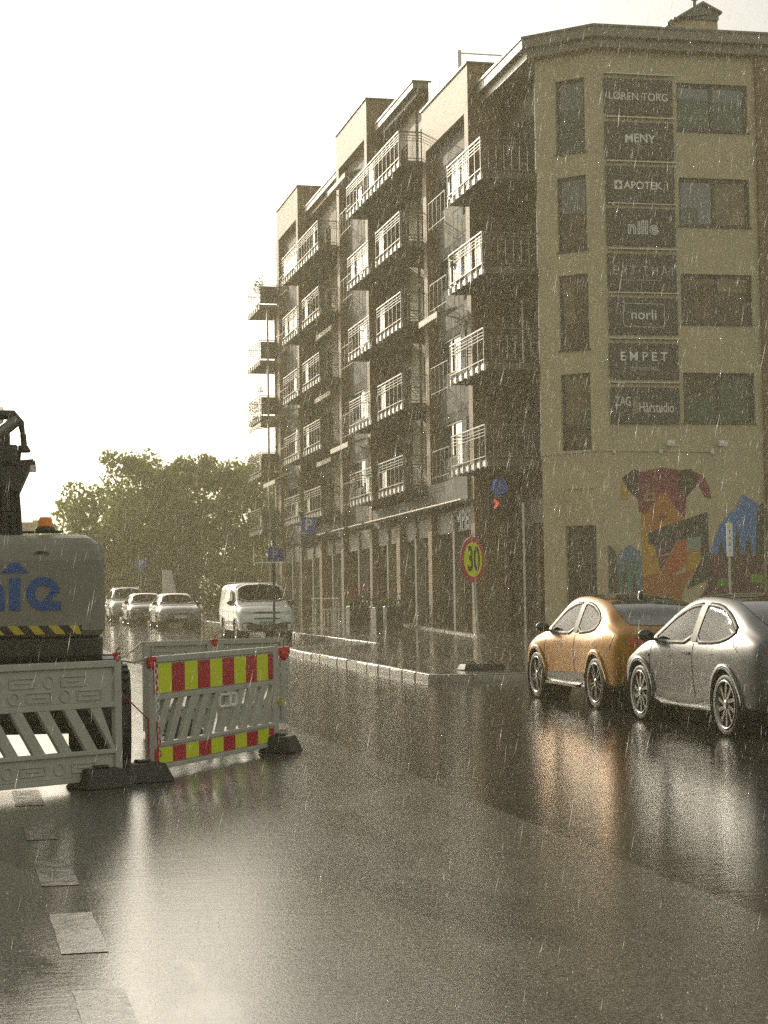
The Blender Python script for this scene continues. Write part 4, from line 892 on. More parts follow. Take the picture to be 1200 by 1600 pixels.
for s in (-1, 1):
    for y in (-.45, 1.9):
        m = MB(); x = .10 + s * 1.02; pr = [(.30, -.29), (.48, -.29), (.515, -.25), (.52, .25), (.48, .29), (.30, .29)]
        m.lathe(pr, (x, y, .52), 'x', 40)
        for k in range(26):
            a = 2 * pi * k / 26
            for sd in (-1, 1):
                c, s_ = cos(a + sd * .05), sin(a + sd * .05); m.hexa([(x + q * .27 * 1 if q else x + sd * .02, y + r_ * (c - e * s_), .52 + r_ * (s_ + e * c)) for r_ in (.50, .545) for q, e in ((0, -.05), (sd, -.05), (sd, .05), (0, .05))])
        t = m.build('wheel', 'black_rubber', ex); m = MB(); m.lathe([(.001, s * .16), (.12, s * .17), (.14, s * .1), (.28, s * .12), (.31, s * .285)], (x, y, .52), 'x', 28); m.build('rim', 'digger_grey', t)
m = MB(); m.box(-.75, .95, -.62, -.28, .42, .66); m.box(-.35, .55, -.7, 2.0, .55, 1.1); m.lathe([(.55, 1.05), (.55, 1.13)], (.1, .6, 0), 'z', 28); m.build('axle_frame', 'digger_black', ex)
m = MB()   # ribbed mudguard over the rear right wheel
for k in range(12):
    a0, a1 = radians(40 + k * 9), radians(40 + (k + 1) * 9 - 1.5)
    m.hexa([(x, -.45 + r_ * cos(a), .52 + r_ * sin(a)) for r_ in (.60, .63 + .012 * (k % 2)) for x, a in ((.62, a0), (1.30, a0), (1.30, a1), (.62, a1))])
m.build('mudguard', 'black_plastic', ex)
m = MB(); m.lathe([(.085, 0), (.095, .02), (.07, .05)], (.62, -.72, 2.335), 'z', 18); m.tube([(.32, -.72, 2.33), (.78, -.72, 2.335)], .012, 6); bs = m.build('beacon_base', 'digger_black', ex)
m = MB(); m.lathe([(.066, 0), (.066, .055), (.055, .085), (.001, .09)], (.62, -.72, 2.385), 'z', 18); m.build('beacon', 'amber', bs)
# boom folded upright at the left, with ram, hoses, pipes and lamps
m = MB(); FB_ = lambda u, w, z: (w - .0, u, z)
m.prism([(.2, 1.5), (.75, 1.5), (.8, 2.6), (.55, 3.35), (.1, 3.38), (-.05, 2.5)], FB_, .02, .26); m.prism([(-.1, 3.06), (.45, 3.02), (.6, 3.28), (1.6, 3.42), (1.6, 3.75), (.0, 3.42)], FB_, -.1, .16); bm_ = m.build('boom', 'digger_black', ex)
m = MB(); m.tube([(.30, .1, 1.7), (.30, .06, 2.55)], .07, 14); m.tube([(.12, -.02, 1.9), (.12, -.02, 2.7)], .075, 14); m.build('ram', 'digger_blue', bm_)
m = MB(); m.tube([(.30, .06, 2.55), (.30, .04, 2.98)], .035, 10); m.tube([(.12, -.02, 2.7), (.12, -.02, 3.1)], .035, 10); m.tube([(.2, -.12, 1.9), (.2, -.12, 2.95)], .018, 8); m.tube([(.245, -.14, 2.2), (.245, -.14, 3.0)], .014, 8); m.build('ram_rod', 'steel', bm_)
m = MB(); Rh = random.Random(5)
for k in range(9):
    x = -.04 + k * .045; y = -.1 - .02 * (k % 3); a = Rh.uniform(-.04, .04); m.tube([(x, y + .1, 1.75), (x + a, y, 2.1), (x + a * .5 + .03, y - .04, 2.5), (x + .02, y, 2.85), (x + .05, y + .1, 3.2)], .019 + .006 * (k % 2), 7)
m.tube([(.33, 0, 2.0), (.37, -.02, 2.3), (.35, .0, 2.6), (.32, .05, 3.0)], .025, 8); m.build('hose', 'black_rubber', bm_)
m = MB(); m.prism([(-.2, 2.98), (.5, 2.9), (.5, 3.14), (-.2, 3.2)], FB_, .0, .34); m.prism([(-.22, 3.0), (.3, 2.96), (.3, 3.0), (-.22, 3.04)], FB_, .30, .52); m.hexa([(.06, -.2, 2.84), (.36, -.2, 2.74), (.36, .3, 2.74), (.06, .3, 2.84), (.06, -.2, 3.02), (.5, -.2, 3.06), (.5, .3, 3.06), (.06, .3, 3.02)]); m.build('boom_bracket', 'digger_black', bm_)
m = MB(); m.tube([(.05, -.1, 3.22), (.26, -.12, 3.38), (.34, -.1, 3.45)], .06, 12); m.tube([(-.1, -.1, 3.2), (.2, -.1, 3.24)], .05, 10); m.build('pipe', 'steel', bm_)
m = MB(); m.tube([(-.15, -.06, 3.44), (.16, -.08, 3.50), (.30, -.08, 3.50), (.38, -.08, 3.42), (.40, -.08, 3.30)], [.05, .05, .05, .035, .022], 10); m.tube([(.40, -.08, 3.31), (.41, -.08, 3.2)], .03, 10); m.lathe([(.035, .0), (.065, -.05), (.06, -.07), (.001, -.07)], (.41, -.08, 3.2), 'z', 14); m.build('work_lamp', 'digger_black', bm_)
m = MB(); m.sphere((.16, -.55, 2.24), .10, 12); m.sphere((.02, -.52, 2.16), .11, 12); m.tube([(.16, -.5, 2.2), (.16, -.2, 2.0)], .02, 6); m.box(.2, .27, -.5, -.46, 2.1, 2.36); m.build('coupling', 'digger_black', ex)

# ------------------------------------------------------------------ road barriers
def barrier(label, p0, p1, striped=True, back=False, feet=False, h=1.13, group='plastic road barriers around the dig'):
    dx, dy = p1[0] - p0[0], p1[1] - p0[1]; Lb = math.hypot(dx, dy); ang = atan2(dy, dx); sl = math.atan2(gz(p1[1]) - gz(p0[1]), Lb)
    o = thing('road_barrier', label, 'barrier', (p0[0], p0[1], gz(p0[1]) + .06), (0, -sl, ang), group); o.rotation_mode = 'XYZ'
    Fb = lambda u, w, z: (u, -w, z); m = MB(); H = h - .06; T_ = .03
    m.obox(Fb, .0, .075, -T_, T_, 0, H); m.obox(Fb, Lb - .075, Lb, -T_, T_, 0, H); m.obox(Fb, .075, Lb - .075, -T_, T_, H - .06, H); m.obox(Fb, .075, Lb - .075, -T_, T_, 0, .045)
    zA, zB = (.235, .665) if striped else (.255, .66)
    m.obox(Fb, .075, Lb - .075, -.022, .018 if striped else .0, .045, zA - .02); m.obox(Fb, .075, Lb - .075, -T_, T_, zA - .02, zA + .02); m.obox(Fb, .075, Lb - .075, -T_, T_, zB - .01, zB + .04); m.obox(Fb, .075, Lb - .075, -.022, .018 if striped else .0, zB + .04, H - .06)
    n = round((Lb - .15) / .27); st = (Lb - .15) / n; dirn = -1 if back else 1; sk = .24
    for k in range(-1, n + 1):
        u = .075 + st * k; a, b = (u, u + sk) if dirn > 0 else (u + sk, u); w = .125
        P = [(a, zA + .015), (a + w, zA + .015), (b + w, zB - .005), (b, zB - .005)]
        if min(q[0] for q in P) < .07: P = [(max(q[0], .07), q[1]) for q in P]
        if max(q[0] for q in P) > Lb - .07: P = [(min(q[0], Lb - .07), q[1]) for q in P]
        if P[1][0] - P[0][0] > .005 or P[2][0] - P[3][0] > .005: m.prism(P, Fb, -.026, .026)
    if striped:
        hx = Lb * .49; m.obox(Fb, hx, hx + .32, -.028, .033, zB - .15, zB - .02) if False else None
    else:   # moulded pockets in the plain back
        for zc, zh, off in ((H - .17, .035, 0), (H - .30, .035, .17), (.13, .03, .1)):
            u = .16 + off; k = 0
            while u < Lb - .4:
                if k % 2 == 0:
                    for a in ((u, u + .24, zc + zh, zc + zh + .014), (u, u + .24, zc - zh - .014, zc - zh), (u - .014, u, zc - zh - .014, zc + zh + .014), (u + .24, u + .254, zc - zh - .014, zc + zh + .014)): m.obox(Fb, a[0], a[1], -.001, .0125, a[2], a[3])
                    m.obox(Fb, u + .05, u + .19, .001, .012, zc - .008, zc + .008); u += .34
                else:
                    m.lathe([(.045, .0), (.045, -.012), (.058, -.012), (.058, .0)], (u + .05, 0, zc), 'y', 16, 0); u += .19
                k += 1
    f = m.build('frame', 'barrier_plastic', o)
    bv = f.modifiers.new('soft', 'BEVEL'); bv.width = .007; bv.segments = 2; bv.limit_method = 'ANGLE'; bv.angle_limit = radians(50)
    if striped:
        for z0, z1, nm in ((zB + .055, H - .075, 'reflective_board'), (.055, zA - .035, 'reflective_board')):
            m = MB(); u = .09; k = 0; first = .085
            while u < Lb - .09:
                u2 = min(u + (first if k == 0 else .272), Lb - .09); m.obox(Fb, u, u2, .0185, .024, z0, z1, k % 2); u = u2; k += 1
            m.build(nm, ['sign_red', 'sign_yellow'], o)
        m = MB(); hx = Lb * .50
        for a in ((hx, hx + .40, zB - .045, zB - .025), (hx, hx + .40, zB - .165, zB - .145), (hx, hx + .02, zB - .165, zB - .025), (hx + .38, hx + .40, zB - .165, zB - .025), (hx + .24, hx + .27, zB - .165, zB - .025)): m.obox(Fb, a[0], a[1], .027, .05, a[2], a[3])
        m.build('handle_frame', 'white', o)
        m = MB(); m.tube([Fb(Lb + .02, .01, -.02), Fb(Lb + .02, .01, H + .02)], .024, 10); m.build('post', 'barrier_plastic', o)
        m = MB(); m.tube([Fb(Lb + .02, .05, .44), Fb(Lb - .0, .07, .5), Fb(Lb + .05, .06, .47)], .02, 8); m.build('strap', 'hazard_yellow', o)
    return o
BA = barrier('red and yellow striped road barrier with slanted slots, right of the digger wheel', (1.80, 17.25), (3.42, 19.58))
BB = barrier('plain pale grey plastic barrier seen from its unstriped back, in front of the digger', (-1.0, 15.24), (1.50, 16.72), striped=False, back=True)
BC = barrier('dark backed barrier standing behind the striped one, at the left of the two', (2.25, 22.0), (3.12, 22.35), striped=False, group='plastic road barriers around the dig')
barrier('backlit barrier standing behind the striped one, at the right of the two', (3.2, 22.4), (4.1, 22.7), striped=False)
def foot(par, x, y, rot):
    bpy.context.view_layer.update(); W_ = Matrix.Translation((x, y, gz(y))) @ Matrix.Rotation(rot, 4, 'Z'); m = MB()
    a, b, c, d = .25, .19, .18, .12; m.hexa([(-a, -b, 0.002), (a, -b, .002), (a, b, .002), (-a, b, .002), (-c, -d, .17), (c, -d, .17), (c, d, .17), (-c, d, .17)])
    m.box(-.07, .07, -.05, .05, .171, .2); f = m.build('foot', 'black_rubber', par); f.matrix_parent_inverse = par.matrix_world.inverted() @ W_; bv = f.modifiers.new('soft', 'BEVEL'); bv.width = .012; bv.segments = 2
    for s in (-1, 1): m = MB(); m.box(s * .12 - .03, s * .12 + .03, -.03, .03, .1705, .174); m.build('slot', 'black_plastic', f)
foot(BA, 1.72, 16.98, radians(18)); foot(BA, 3.46, 19.5, radians(65)); foot(BB, 1.30, 16.58, radians(28)); foot(BC, 2.7, 22.2, radians(20))
# red hooks, chain, ropes and strap on the barriers
def clip(label, p, s=1.):
    o = thing('barrier_lamp', label, 'clip', p, group='red clips on the barriers'); m = MB(); m.sphere((0, 0, -.02), .055 * s, 10, sq=(.8, .8, 1)); m.tube([(-.05 * s, 0, .02), (.05 * s, 0, .03)], .03 * s, 8); m.build('clip_body', 'red_lens', o)
    m = MB(); m.tube([(0, 0, .02), (.0, -.02, .10 * s), (.03, -.02, .14 * s)], .008, 6); m.build('hook', 'rope', o)
clip('red clip on the near top corner of the striped barrier', (1.83, 17.24, gz(17.2) + 1.08)); clip('red plastic lamp hanging at the far right top corner of the striped barrier', (3.53, 19.66, gz(19.6) + 1.06), 1.3)
clip('red clip on the top corner of the plain grey barrier', (1.46, 16.68, gz(16.7) + 1.16), .6); clip('red clip between the two barriers standing behind', (3.15, 22.3, gz(22.3) + 1.1), .7)
m = MB(); x, y = 1.86, 17.24
for k in range(20):
    z = gz(17.2) + 1.05 - k * .055; xx = x + .012 * (k % 2) + .002 * k; t = [(xx + (.016 * cos(a) if k % 2 else 0), y - .03 - (.016 * cos(a) if not k % 2 else 0), z + .032 * sin(a)) for a in np.linspace(0, 2 * pi, 9)]; m.tube(t, .006, 5, 1 if k > 9 else 0, caps=False)
tag(m.build('chain', ['white', 'sign_red']), 'red and white plastic chain hanging down the near post of the striped barrier', 'chain')
m = MB(); q0, q1 = Vector((1.25, 17.6, gz(17.6) + 1.10)), Vector((2.22, 22.0, gz(22) + 1.12)); m.tube([q0.lerp(q1, t) - Vector((0, 0, .10 * 4 * t * (1 - t))) for t in np.linspace(0, 1, 12)], .012, 6)
tag(m.build('rope', 'rope'), 'slack rope from the digger to the barrier behind', 'rope')
m = MB(); m.tube([(1.46, 16.66, gz(16.7) + 1.13), (1.65, 16.95, gz(17) + 1.09), (1.82, 17.23, gz(17.2) + 1.13)], .009, 6); m.tube([(1.47, 16.67, gz(16.7) + .85), (1.62, 16.93, gz(17) + .72), (1.80, 17.22, gz(17.2) + .55), (1.80, 17.22, gz(17.2) + .2)], .007, 6, 1)
tag(m.build('tie_cord', ['rope', 'sign_red']), 'thin cords tying the grey barrier to the striped one', 'cord')

# ------------------------------------------------------------------ signs and street furniture
def disc(m, c, r, y, t, mi, n=40): m.lathe([(.001, 0), (r, 0), (r, t), (.001, t)], (c[0], y, c[1]), 'y', n, mi, smooth=False)
sz = gz(33.6) + .14
sp = thing('speed_sign', 'round yellow 30 sign with red rim on a slim pole at the kerb end', 'road sign', (9.78, 33.6, sz))
m = MB(); m.tube([(.10, .05, 0), (.02, .05, 1.0), (-.03, .05, 2.35), (-.04, .05, 2.6)], .028, 10); m.build('pole', 'galv', sp)
m = MB(); disc(m, (-.045, 2.20), .435, -.0, .02, 0); disc(m, (-.045, 2.20), .435, -.006, .005, 1); disc(m, (-.045, 2.20), .335, -.0105, .004, 2); pl = m.build('sign_plate', ['galv', 'sign_red', 'sign_yellow'], sp); pl.rotation_euler = (0, 0, radians(43)); pl.location = (-.02, 0.02, -.10)
text_obj('30', lambda u, w, z: (u, -w, z), -.03, .0105, 2.19, .66, 'black_plastic', pl, bold=.012, sx=.72, name='numerals', depth=.004)
for k, x in enumerate((9.70, 10.08)):
    m = MB(); m.hexa([(-.26, -.2, 0), (.26, -.2, 0), (.26, .2, 0), (-.26, .2, 0), (-.2, -.14, .11), (.2, -.14, .11), (.2, .14, .11), (-.2, .14, .11)]); f = m.build('base_block', 'black_rubber', sp); f.location = (x - 9.78, .02, .0); f.rotation_euler = (0, 0, radians((8, -12)[k]))
    m = MB(); m.tube([(-.1, -.05, .11), (-.03, -.05, .16), (.05, -.05, .11)], .014, 6); m.build('handle', 'black_plastic', f); bv = f.modifiers.new('s', 'BEVEL'); bv.width = .012; bv.segments = 2
def p_sign(label, x, y, z0, w, sub, zsub, mname='road_blue', pole_x=-.36, letter='P'):
    base = pz(x, y) if x > 11 else gz(y); o = thing('parking_sign', label, 'road sign', (x, y, base), group=None); zz = z0 - base
    m = MB(); m.tube([(pole_x, .04, -.1), (pole_x, .04, zz + w * .1 if pole_x else zz + w)], .03, 8); m.build('pole', 'galv', o)
    m = MB(); m.box(-w / 2, w / 2, -.01, .01, zz, zz + w, 0); m.box(-w / 2 - .0, w / 2, .0105, .014, zz, zz + w, 1); pl = m.build('sign_plate', [mname, 'galv'], o)
    if letter: text_obj(letter, lambda u, w_, z: (u, -w_, z), 0, .0105, zz + w / 2, w * .95, 'white', pl, bold=.012, depth=.004)
    if sub:
        m = MB(); m.box(-w / 2, w / 2, -.01, .01, zz - zsub, zz - .03); s_ = m.build('text_plate', 'grey_panel', o)
        for k, t in enumerate(sub): text_obj(t, lambda u, w_, z: (u, -w_, z), 0, .0105, zz - .12 - k * .14, .13, 'lettering_dim', s_, depth=.003)
    return o
p_sign('blue square P sign with a grey plate below it, on a pole before the shops', 14.0, 72.0, 5.32, .64, ['Mot avgift', '09-20'], .6)
p_sign('small blue P sign on a pole before the trees, left of the white van', 9.8, 97.0, 4.65, .55, ['0'], .28, pole_x=0)
o = thing('street_sign', 'dark blue flag sign on a dark pole in front of the white van', 'road sign', (9.02, 52.6, gz(52.6))); zz = 3.52 - gz(52.6)
m = MB(); m.tube([(.17, .04, 0), (.17, .04, zz + .9)], .035, 8); m.build('pole', 'black_plastic', o)
m = MB(); m.box(-.02, .44, -.012, .012, zz + .03, zz + .42); pl = m.build('sign_plate', 'dusk_blue', o); m = MB(); m.box(-.44, -.41, -.01, .01, zz, zz + .46); m.box(-.44, .5, -.01, .01, zz - .02, zz + .01); m.build('edge_strip', 'white', pl)
text_obj('P', lambda u, w_, z: (u, -w_, z), .2, .0125, zz + .22, .3, 'lettering_dim', pl, depth=.003)
o = thing('taxi_sign', 'narrow upright white sign with small dark letters, standing before the wall painting', 'sign', (17.9, 40.0, pz(17.9, 40))); zz = -pz(17.9, 40)
m = MB(); m.tube([(0, .03, 0), (0, .03, 4.0 + zz)], .03, 8); m.build('pole', 'galv', o); m = MB(); m.box(-.075, .075, -.02, .0, 3.18 + zz, 3.95 + zz); pl = m.build('sign_plate', 'white', o); m = MB(); m.box(-.06, .06, -.023, -.0205, 3.85 + zz, 3.92 + zz); m.build('band', 'sign_yellow', pl)
for k, c in enumerate('TAXI'): text_obj(c, lambda u, w_, z: (u, -w_, z), 0, .0205, 3.74 + zz - k * .14, .13, 'black_plastic', pl, depth=.003)
# parking house sign on the side of the first wing
o = thing('parking_house_sign', 'dark hanging sign with a round blue parking emblem and an orange arrow', 'sign', (17.4, 56.96, 5.2), world=True)
FP = frame((0, 56.99, 0), (1, 0, 0), (0, -1, 0)); m = MB(); m.obox(FP, 17.06, 17.72, .03, .12, 5.0, 6.55); m.tube([FP(17.05, .1, 5.0), FP(17.05, .1, 6.55)], .02, 6, 1); pl = m.build('panel', ['sign_face', 'galv'], o)
m = MB(); c = (17.40, 6.08); disc(m, c, .28, 56.863, .006, 0); m.build('emblem', 'lit_blue', pl); text_obj('P', FP, 17.39, .127, 6.05, .30, 'white', pl, bold=.012, depth=.004)
m = MB(); m.tube([FP(17.24, .128, 6.16), FP(17.40, .128, 6.24), FP(17.56, .128, 6.16)], .012, 6); m.obox(FP, 17.25, 17.58, .121, .125, 5.74, 5.79); m.obox(FP, 17.2, 17.55, .121, .125, 6.40, 6.45); m.build('roof_mark', 'lettering', pl)
m = MB(); m.prism([(17.2, 5.38), (17.28, 5.38), (17.4, 5.52), (17.28, 5.66), (17.2, 5.66), (17.28, 5.52)], FP, .121, .127); m.build('arrow', 'lit_red', pl)
# low white rail, slatted table, planters in front of the cafe
bz = lambda x, y: pz(x, y)
o = thing('low_fence', 'low pale picket rail on the pavement before the shops', 'fence', (14.6, 72.0, bz(14.6, 72))); m = MB()
for k in range(13): m.box(-.0 + k * .15, .03 + k * .15, -.015, .015, 0, .6)
m.box(-.05, 1.9, -.02, .02, .56, .62); m.build('pickets', 'white_panel', o); m = MB(); m.box(1.2, 1.85, -.2, .2, .63, .69); m.tube([(1.9, 0, .66), (2.1, 0, .5), (2.25, 0, .0)], .03, 8); m.build('end_hoop', 'white', o)
o = thing('slatted_table', 'slatted table top catching the light beside the low rail', 'table', (14.55, 73.5, bz(14.5, 73.5))); m = MB()
for k in range(7): m.box(-.1 + k * .16, .0 + k * .16, -.35, .35, 1.0, 1.04)
m.build('table_top', 'white_panel', o); m = MB()
for x in (-.05, .92): m.box(x - .025, x + .025, -.3, -.25, 0, 1.0); m.box(x - .025, x + .025, .25, .3, 0, 1.0)
m.build('table_leg', 'galv', o)
def foliage(m, c, rad, n, size, mi=0, seed=1, shell=.55, lumps=6):
    r = np.random.default_rng(seed); cs = [(np.array(c) + (r.normal(size=3) * .5) * np.array(rad), r.uniform(.35, .62)) for _ in range(lumps)]
    for i in range(n):
        cc, k = cs[i % lumps]; d = r.normal(size=3); d /= np.linalg.norm(d); p = cc + d * np.array(rad) * k * r.uniform(shell, 1.08) ** 1.0
        a = r.normal(size=3); a /= np.linalg.norm(a); b = np.cross(a, r.normal(size=3)); b /= np.linalg.norm(b); s = size * r.uniform(.6, 1.3)
        m.add([p - a * s * .6, p + b * s * .35, p + a * s * .7, p - b * s * .35], [(0, 1, 2, 3)], mi)
for i, (x, y, w, lb) in enumerate(((15.35, 69.2, .75, 'dark planter with red flowers beside the low rail'), (15.5, 64.8, 1.0, 'dark planter with a few red flowers nearer the shop door'))):
    o = thing('planter', lb, 'planter', (x, y, bz(x, y)), group='flower planters before the shops'); m = MB(); m.rbox(-w / 2, w / 2, -.35, .35, 0, .75, .04); m.build('box', 'planter_box', o)
    m = MB(); foliage(m, (0, 0, .95), (w * .55, .4, .3), 260, .11, 0, i + 40); foliage(m, (0, 0, 1.15), (w * .5, .4, .35), 90 - 45 * i, .09, 1, i + 60); m.build('flowers', ['leaf_dark', 'flower_red'], o)
o = thing('bollard', 'pale bollard catching the sun on the pavement edge', 'bollard', (14.9, 62.6, bz(14.9, 62.6))); m = MB(); m.lathe([(.07, 0), (.07, .75), (.05, .8), (.001, .82)], (0, 0, 0), 'z', 14); m.build('post', 'galv', o); m = MB(); m.lathe([(.075, .62), (.075, .74)], (0, 0, 0), 'z', 14); m.build('band', 'white_panel', o)
o = thing('tilted_board', 'pale tilted board standing behind the dark low car', 'board', (10.3, 88.5, gz(88.5)), (0, 0, .1)); m = MB(); m.hexa([(-.3, -.03, .9), (.45, -.03, .9), (.45, .03, .9), (-.3, .03, .9), (-.28, .1, 2.55), (.15, .1, 2.55), (.15, .16, 2.55), (-.28, .16, 2.55)]); m.build('panel', 'white_panel', o)
m = MB(); m.tube([(-.2, .05, 0), (-.2, .12, 2.6)], .03, 6); m.tube([(.3, .05, 0), (.3, .05, 1.2)], .03, 6); m.build('leg', 'galv', o)
# plants on the balconies
def pot(label, p, r, h, seed, red=False):
    o = thing('potted_plant', label, 'plant', p, group='plants on the balconies'); m = MB(); m.lathe([(.001, 0), (.12, 0), (.16, .28), (.14, .28), (.001, .26)], (0, 0, 0), 'z', 12); m.build('pot', 'planter_box', o)
    m = MB(); foliage(m, (0, 0, .28 + h * .5), (r, r, h * .6), 240, .10, 0, seed); 
    if red: foliage(m, (0, 0, .3 + h * .7), (r * .8, r * .8, h * .3), 40, .09, 1, seed + 1)
    m.build('leaves', ['leaf_dark', 'flower_red'], o)
ZB5 = [z + .013 for z in S]
pot('bushy plant on the topmost of the far gable balconies', (15.95, 95.2, ZB5[4]), .4, 1.4, 11); pot('plant at the far end of the topmost gable balcony', (17.4, 93.9, ZB5[4]), .45, .8, 19); pot('plant on the second highest of the far gable balconies', (17.2, 94.2, ZB5[3]), .3, .7, 12); pot('round bush on the middle gable balcony', (17.3, 94.0, ZB5[2]), .5, 1.2, 13); pot('spreading plant at the outer edge of the middle gable balcony', (15.95, 96.4, ZB5[2]), .5, 1.1, 14)
pot('large bush on the second lowest gable balcony', (17.2, 94.2, ZB5[1]), .55, 1.4, 15); pot('red flowering plant on a balcony beside the corner block', (15.98, 56.1, ZB5[2]), .25, .95, 16, True); pot('leafy plant on the lowest balcony in the recess', (16.1, 71.0, ZB5[0]), .35, 1.0, 17); pot('trailing plant on the lowest balcony of the next recess', (16.0, 83.9, ZB5[0]), .4, 1.1, 18)
pot('pale leafed plant on the high balcony in the far recess', (16.0, 79.2, ZB5[3]), .4, .9, 20)

# ------------------------------------------------------------------ trees, hedge and the far house
def tree(label, x, y, h, rx, seed, leaf='leaf', low=.16, n=9000):
    o = thing('broadleaf_tree', label, 'tree', (x, y, gz(y)), group='trees closing the street'); r = np.random.default_rng(seed)
    m = MB(); pts = [(0, 0, 0), (.08, .05, h * .18), (-.05, .1, h * .36), (.05, 0, h * .62)]; m.tube(pts, [.28, .22, .17, .08], 9); ends = []
    for k in range(9):
        a = r.uniform(0, 2 * pi); z0 = h * r.uniform(.2, .5); e = (rx * .7 * cos(a), rx * .7 * sin(a), z0 + h * r.uniform(.15, .4)); m.tube([(0, 0, z0), (e[0] * .45, e[1] * .45, z0 + (e[2] - z0) * .6), e], [.11, .07, .03], 6)
    m.build('trunk', 'bark', o)
    m = MB(); L = []
    for k in range(60):
        z = r.uniform(low, .93); prof = sqrt(max(.05, 1 - ((z - .52) / .5) ** 2)); a = r.uniform(0, 2 * pi); q = sqrt(r.uniform(.05, 1)) * prof * rx
        L.append((np.array([q * cos(a), q * sin(a), z * h]), r.uniform(.5, 1.15)))
    P = r.normal(size=(n, 3)); P /= np.linalg.norm(P, axis=1)[:, None]
    for i in range(n):
        c, s = L[i % len(L)]; p = c + P[i] * s * r.uniform(.45, 1.12) * np.array([1, 1, .75]); a = r.normal(size=3); a /= np.linalg.norm(a); b = np.cross(a, r.normal(size=3)); b /= np.linalg.norm(b); k = r.uniform(.12, .27)
        m.add([p - a * k * .7, p + b * k * .5, p + a * k * .8, p - b * k * .5], [(0, 1, 2, 3)])
    m.build('crown', leaf, o)
tree('tree filling the gap in the middle of the row', 13.1, 113.5, 10.1, 2.7, 6)
tree('leftmost broad tree of the row, lowest crown behind the parked cars', 9.0, 111, 8.3, 3.0, 1)
tree('tall tree with a knobbly top, second from the left of the row', 11.2, 116, 10.8, 3.0, 2)
tree('round topped tree in the middle of the row', 14.9, 114, 10.4, 3.5, 3)
tree('dense tree of the row just left of the far balconies', 18.0, 112, 10.1, 3.3, 4)
tree('tree half hidden behind the far gable balconies', 20.6, 117, 10.2, 3.2, 5)
for i, (x, y, w, h, lb) in enumerate(((8.6, 107, 2.6, 2.8, 'low dark shrub under the leftmost tree'), (12.0, 106, 2.8, 3.2, 'rounded shrub below the knobbly topped tree'), (15.4, 106.5, 2.8, 3.4, 'broad shrub below the round topped tree'), (18.8, 107, 2.8, 3.2, 'shrub beside the foot of the far gable'))):
    o = thing('shrub', lb, 'shrub', (x, y, gz(y)), group='shrubs below the trees'); m = MB(); foliage(m, (0, 0, h * .5), (w, 1.3, h * .55), 3200, .26, 0, 80 + i, .4, 14); m.build('leaves', 'leaf_dark' if i % 2 else 'leaf', o); m = MB(); m.tube([(0, 0, 0), (.1, 0, h * .5)], [.1, .04], 6); m.build('stem', 'bark', o)
o = thing('far_house', 'pale low house beyond the trees, its roof just above the digger', 'house', (3.0, 150, gz(150))); m = MB(); m.box(-6, 6.2, 0, 9, 0, 5.0); m.build('wall', 'far_wall', o)
m = MB(); m.prism([(-6.4, 4.9), (6.6, 4.9), (5.0, 7.0), (-5.0, 7.0)], lambda u, w, z: (u, w, z), -.4, 9.4); rf = m.build('roof', 'far_roof', o); m = MB(); m.box(3.6, 4.6, 3, 4, 6.9, 7.35); m.build('chimney', 'far_wall', rf)
for x in (-4, -1, 2, 4.6): m = MB(); m.box(x - .5, x + .5, -.06, .0, 2.4, 3.8); m.build('window', 'pane', o)

rw = np.random.default_rng(77); m = MB()  # unseen foliage strip left of the street, added for reflections and darker ambient
for k in range(22):
    y = 10 + k * 5.6; x = -10.5 + rw.uniform(-1.5, 1.5); h = rw.uniform(10, 13); m.tube([(x, y, gz(y) - .1), (x + .2, y, gz(y) + h * .5)], [.22, .12], 7, 1)
    for q in range(520):
        z = rw.uniform(.12, 1); w_ = 3.3 * sqrt(max(.05, 1 - ((z - .5) / .55) ** 2)); dd = rw.normal(size=3); dd /= np.linalg.norm(dd); p = np.array([x, y, gz(y) + z * h]) + dd * np.array([w_, w_, .6]) * rw.uniform(.4, 1); a = rw.normal(size=3); a /= np.linalg.norm(a); b = np.cross(a, rw.normal(size=3)); b /= np.linalg.norm(b); e = rw.uniform(.3, .6)
        m.add([p - a * e * .7, p + b * e * .5, p + a * e * .8, p - b * e * .5], [(0, 1, 2, 3)])
wd = m.build('unseen_reflection_trees', ['leaf', 'bark']); wd['kind'] = 'stuff'

# ------------------------------------------------------------------ rain
NR = 170000
m = bpy.data.meshes.new('rain'); r = np.random.default_rng(11)
P = np.stack([r.uniform(-7, 24, NR), r.uniform(4.5, 55, NR) , r.uniform(.2, 17, NR)], 1)
keep = P[:, 2] > P[:, 1] * G + .1
P = P[keep]; NS_ = 9000                                  # and the splash drops just above the ground
Q = np.stack([r.uniform(-3, 15, NS_), 5 + 40 * r.uniform(0, 1, NS_) ** 1.4, np.zeros(NS_)], 1); on = (Q[:, 0] > 8.7) & (Q[:, 1] > 32); Q[:, 2] = Q[:, 1] * G + np.where(on, .12 + .012 * (Q[:, 0] - 8.6), 0) + .012 + r.uniform(0, 1, NS_) ** 3 * .06
Ld = np.concatenate([r.uniform(.015, .07, len(P)), r.uniform(.003, .009, NS_)]); Rd = np.concatenate([r.uniform(.0006, .0015, len(P)), r.uniform(.0014, .0032, NS_)]); P = np.concatenate([P, Q]); NR = len(P)
d = np.array([.20, .02, 1.]); d = d / np.linalg.norm(d); dj = d + r.normal(size=(NR, 3)) * .045   # streaks lean with the wind
e1 = np.array([1, 0, -.2]); e2 = np.array([0, 1., 0])
V = np.zeros((NR, 5, 3)); V[:, 0] = P - dj * Ld[:, None]; V[:, 4] = P + dj * Ld[:, None]
for k in range(3):
    a = 2 * pi * k / 3; V[:, 1 + k] = P + (e1 * cos(a) + e2 * sin(a)) * Rd[:, None]
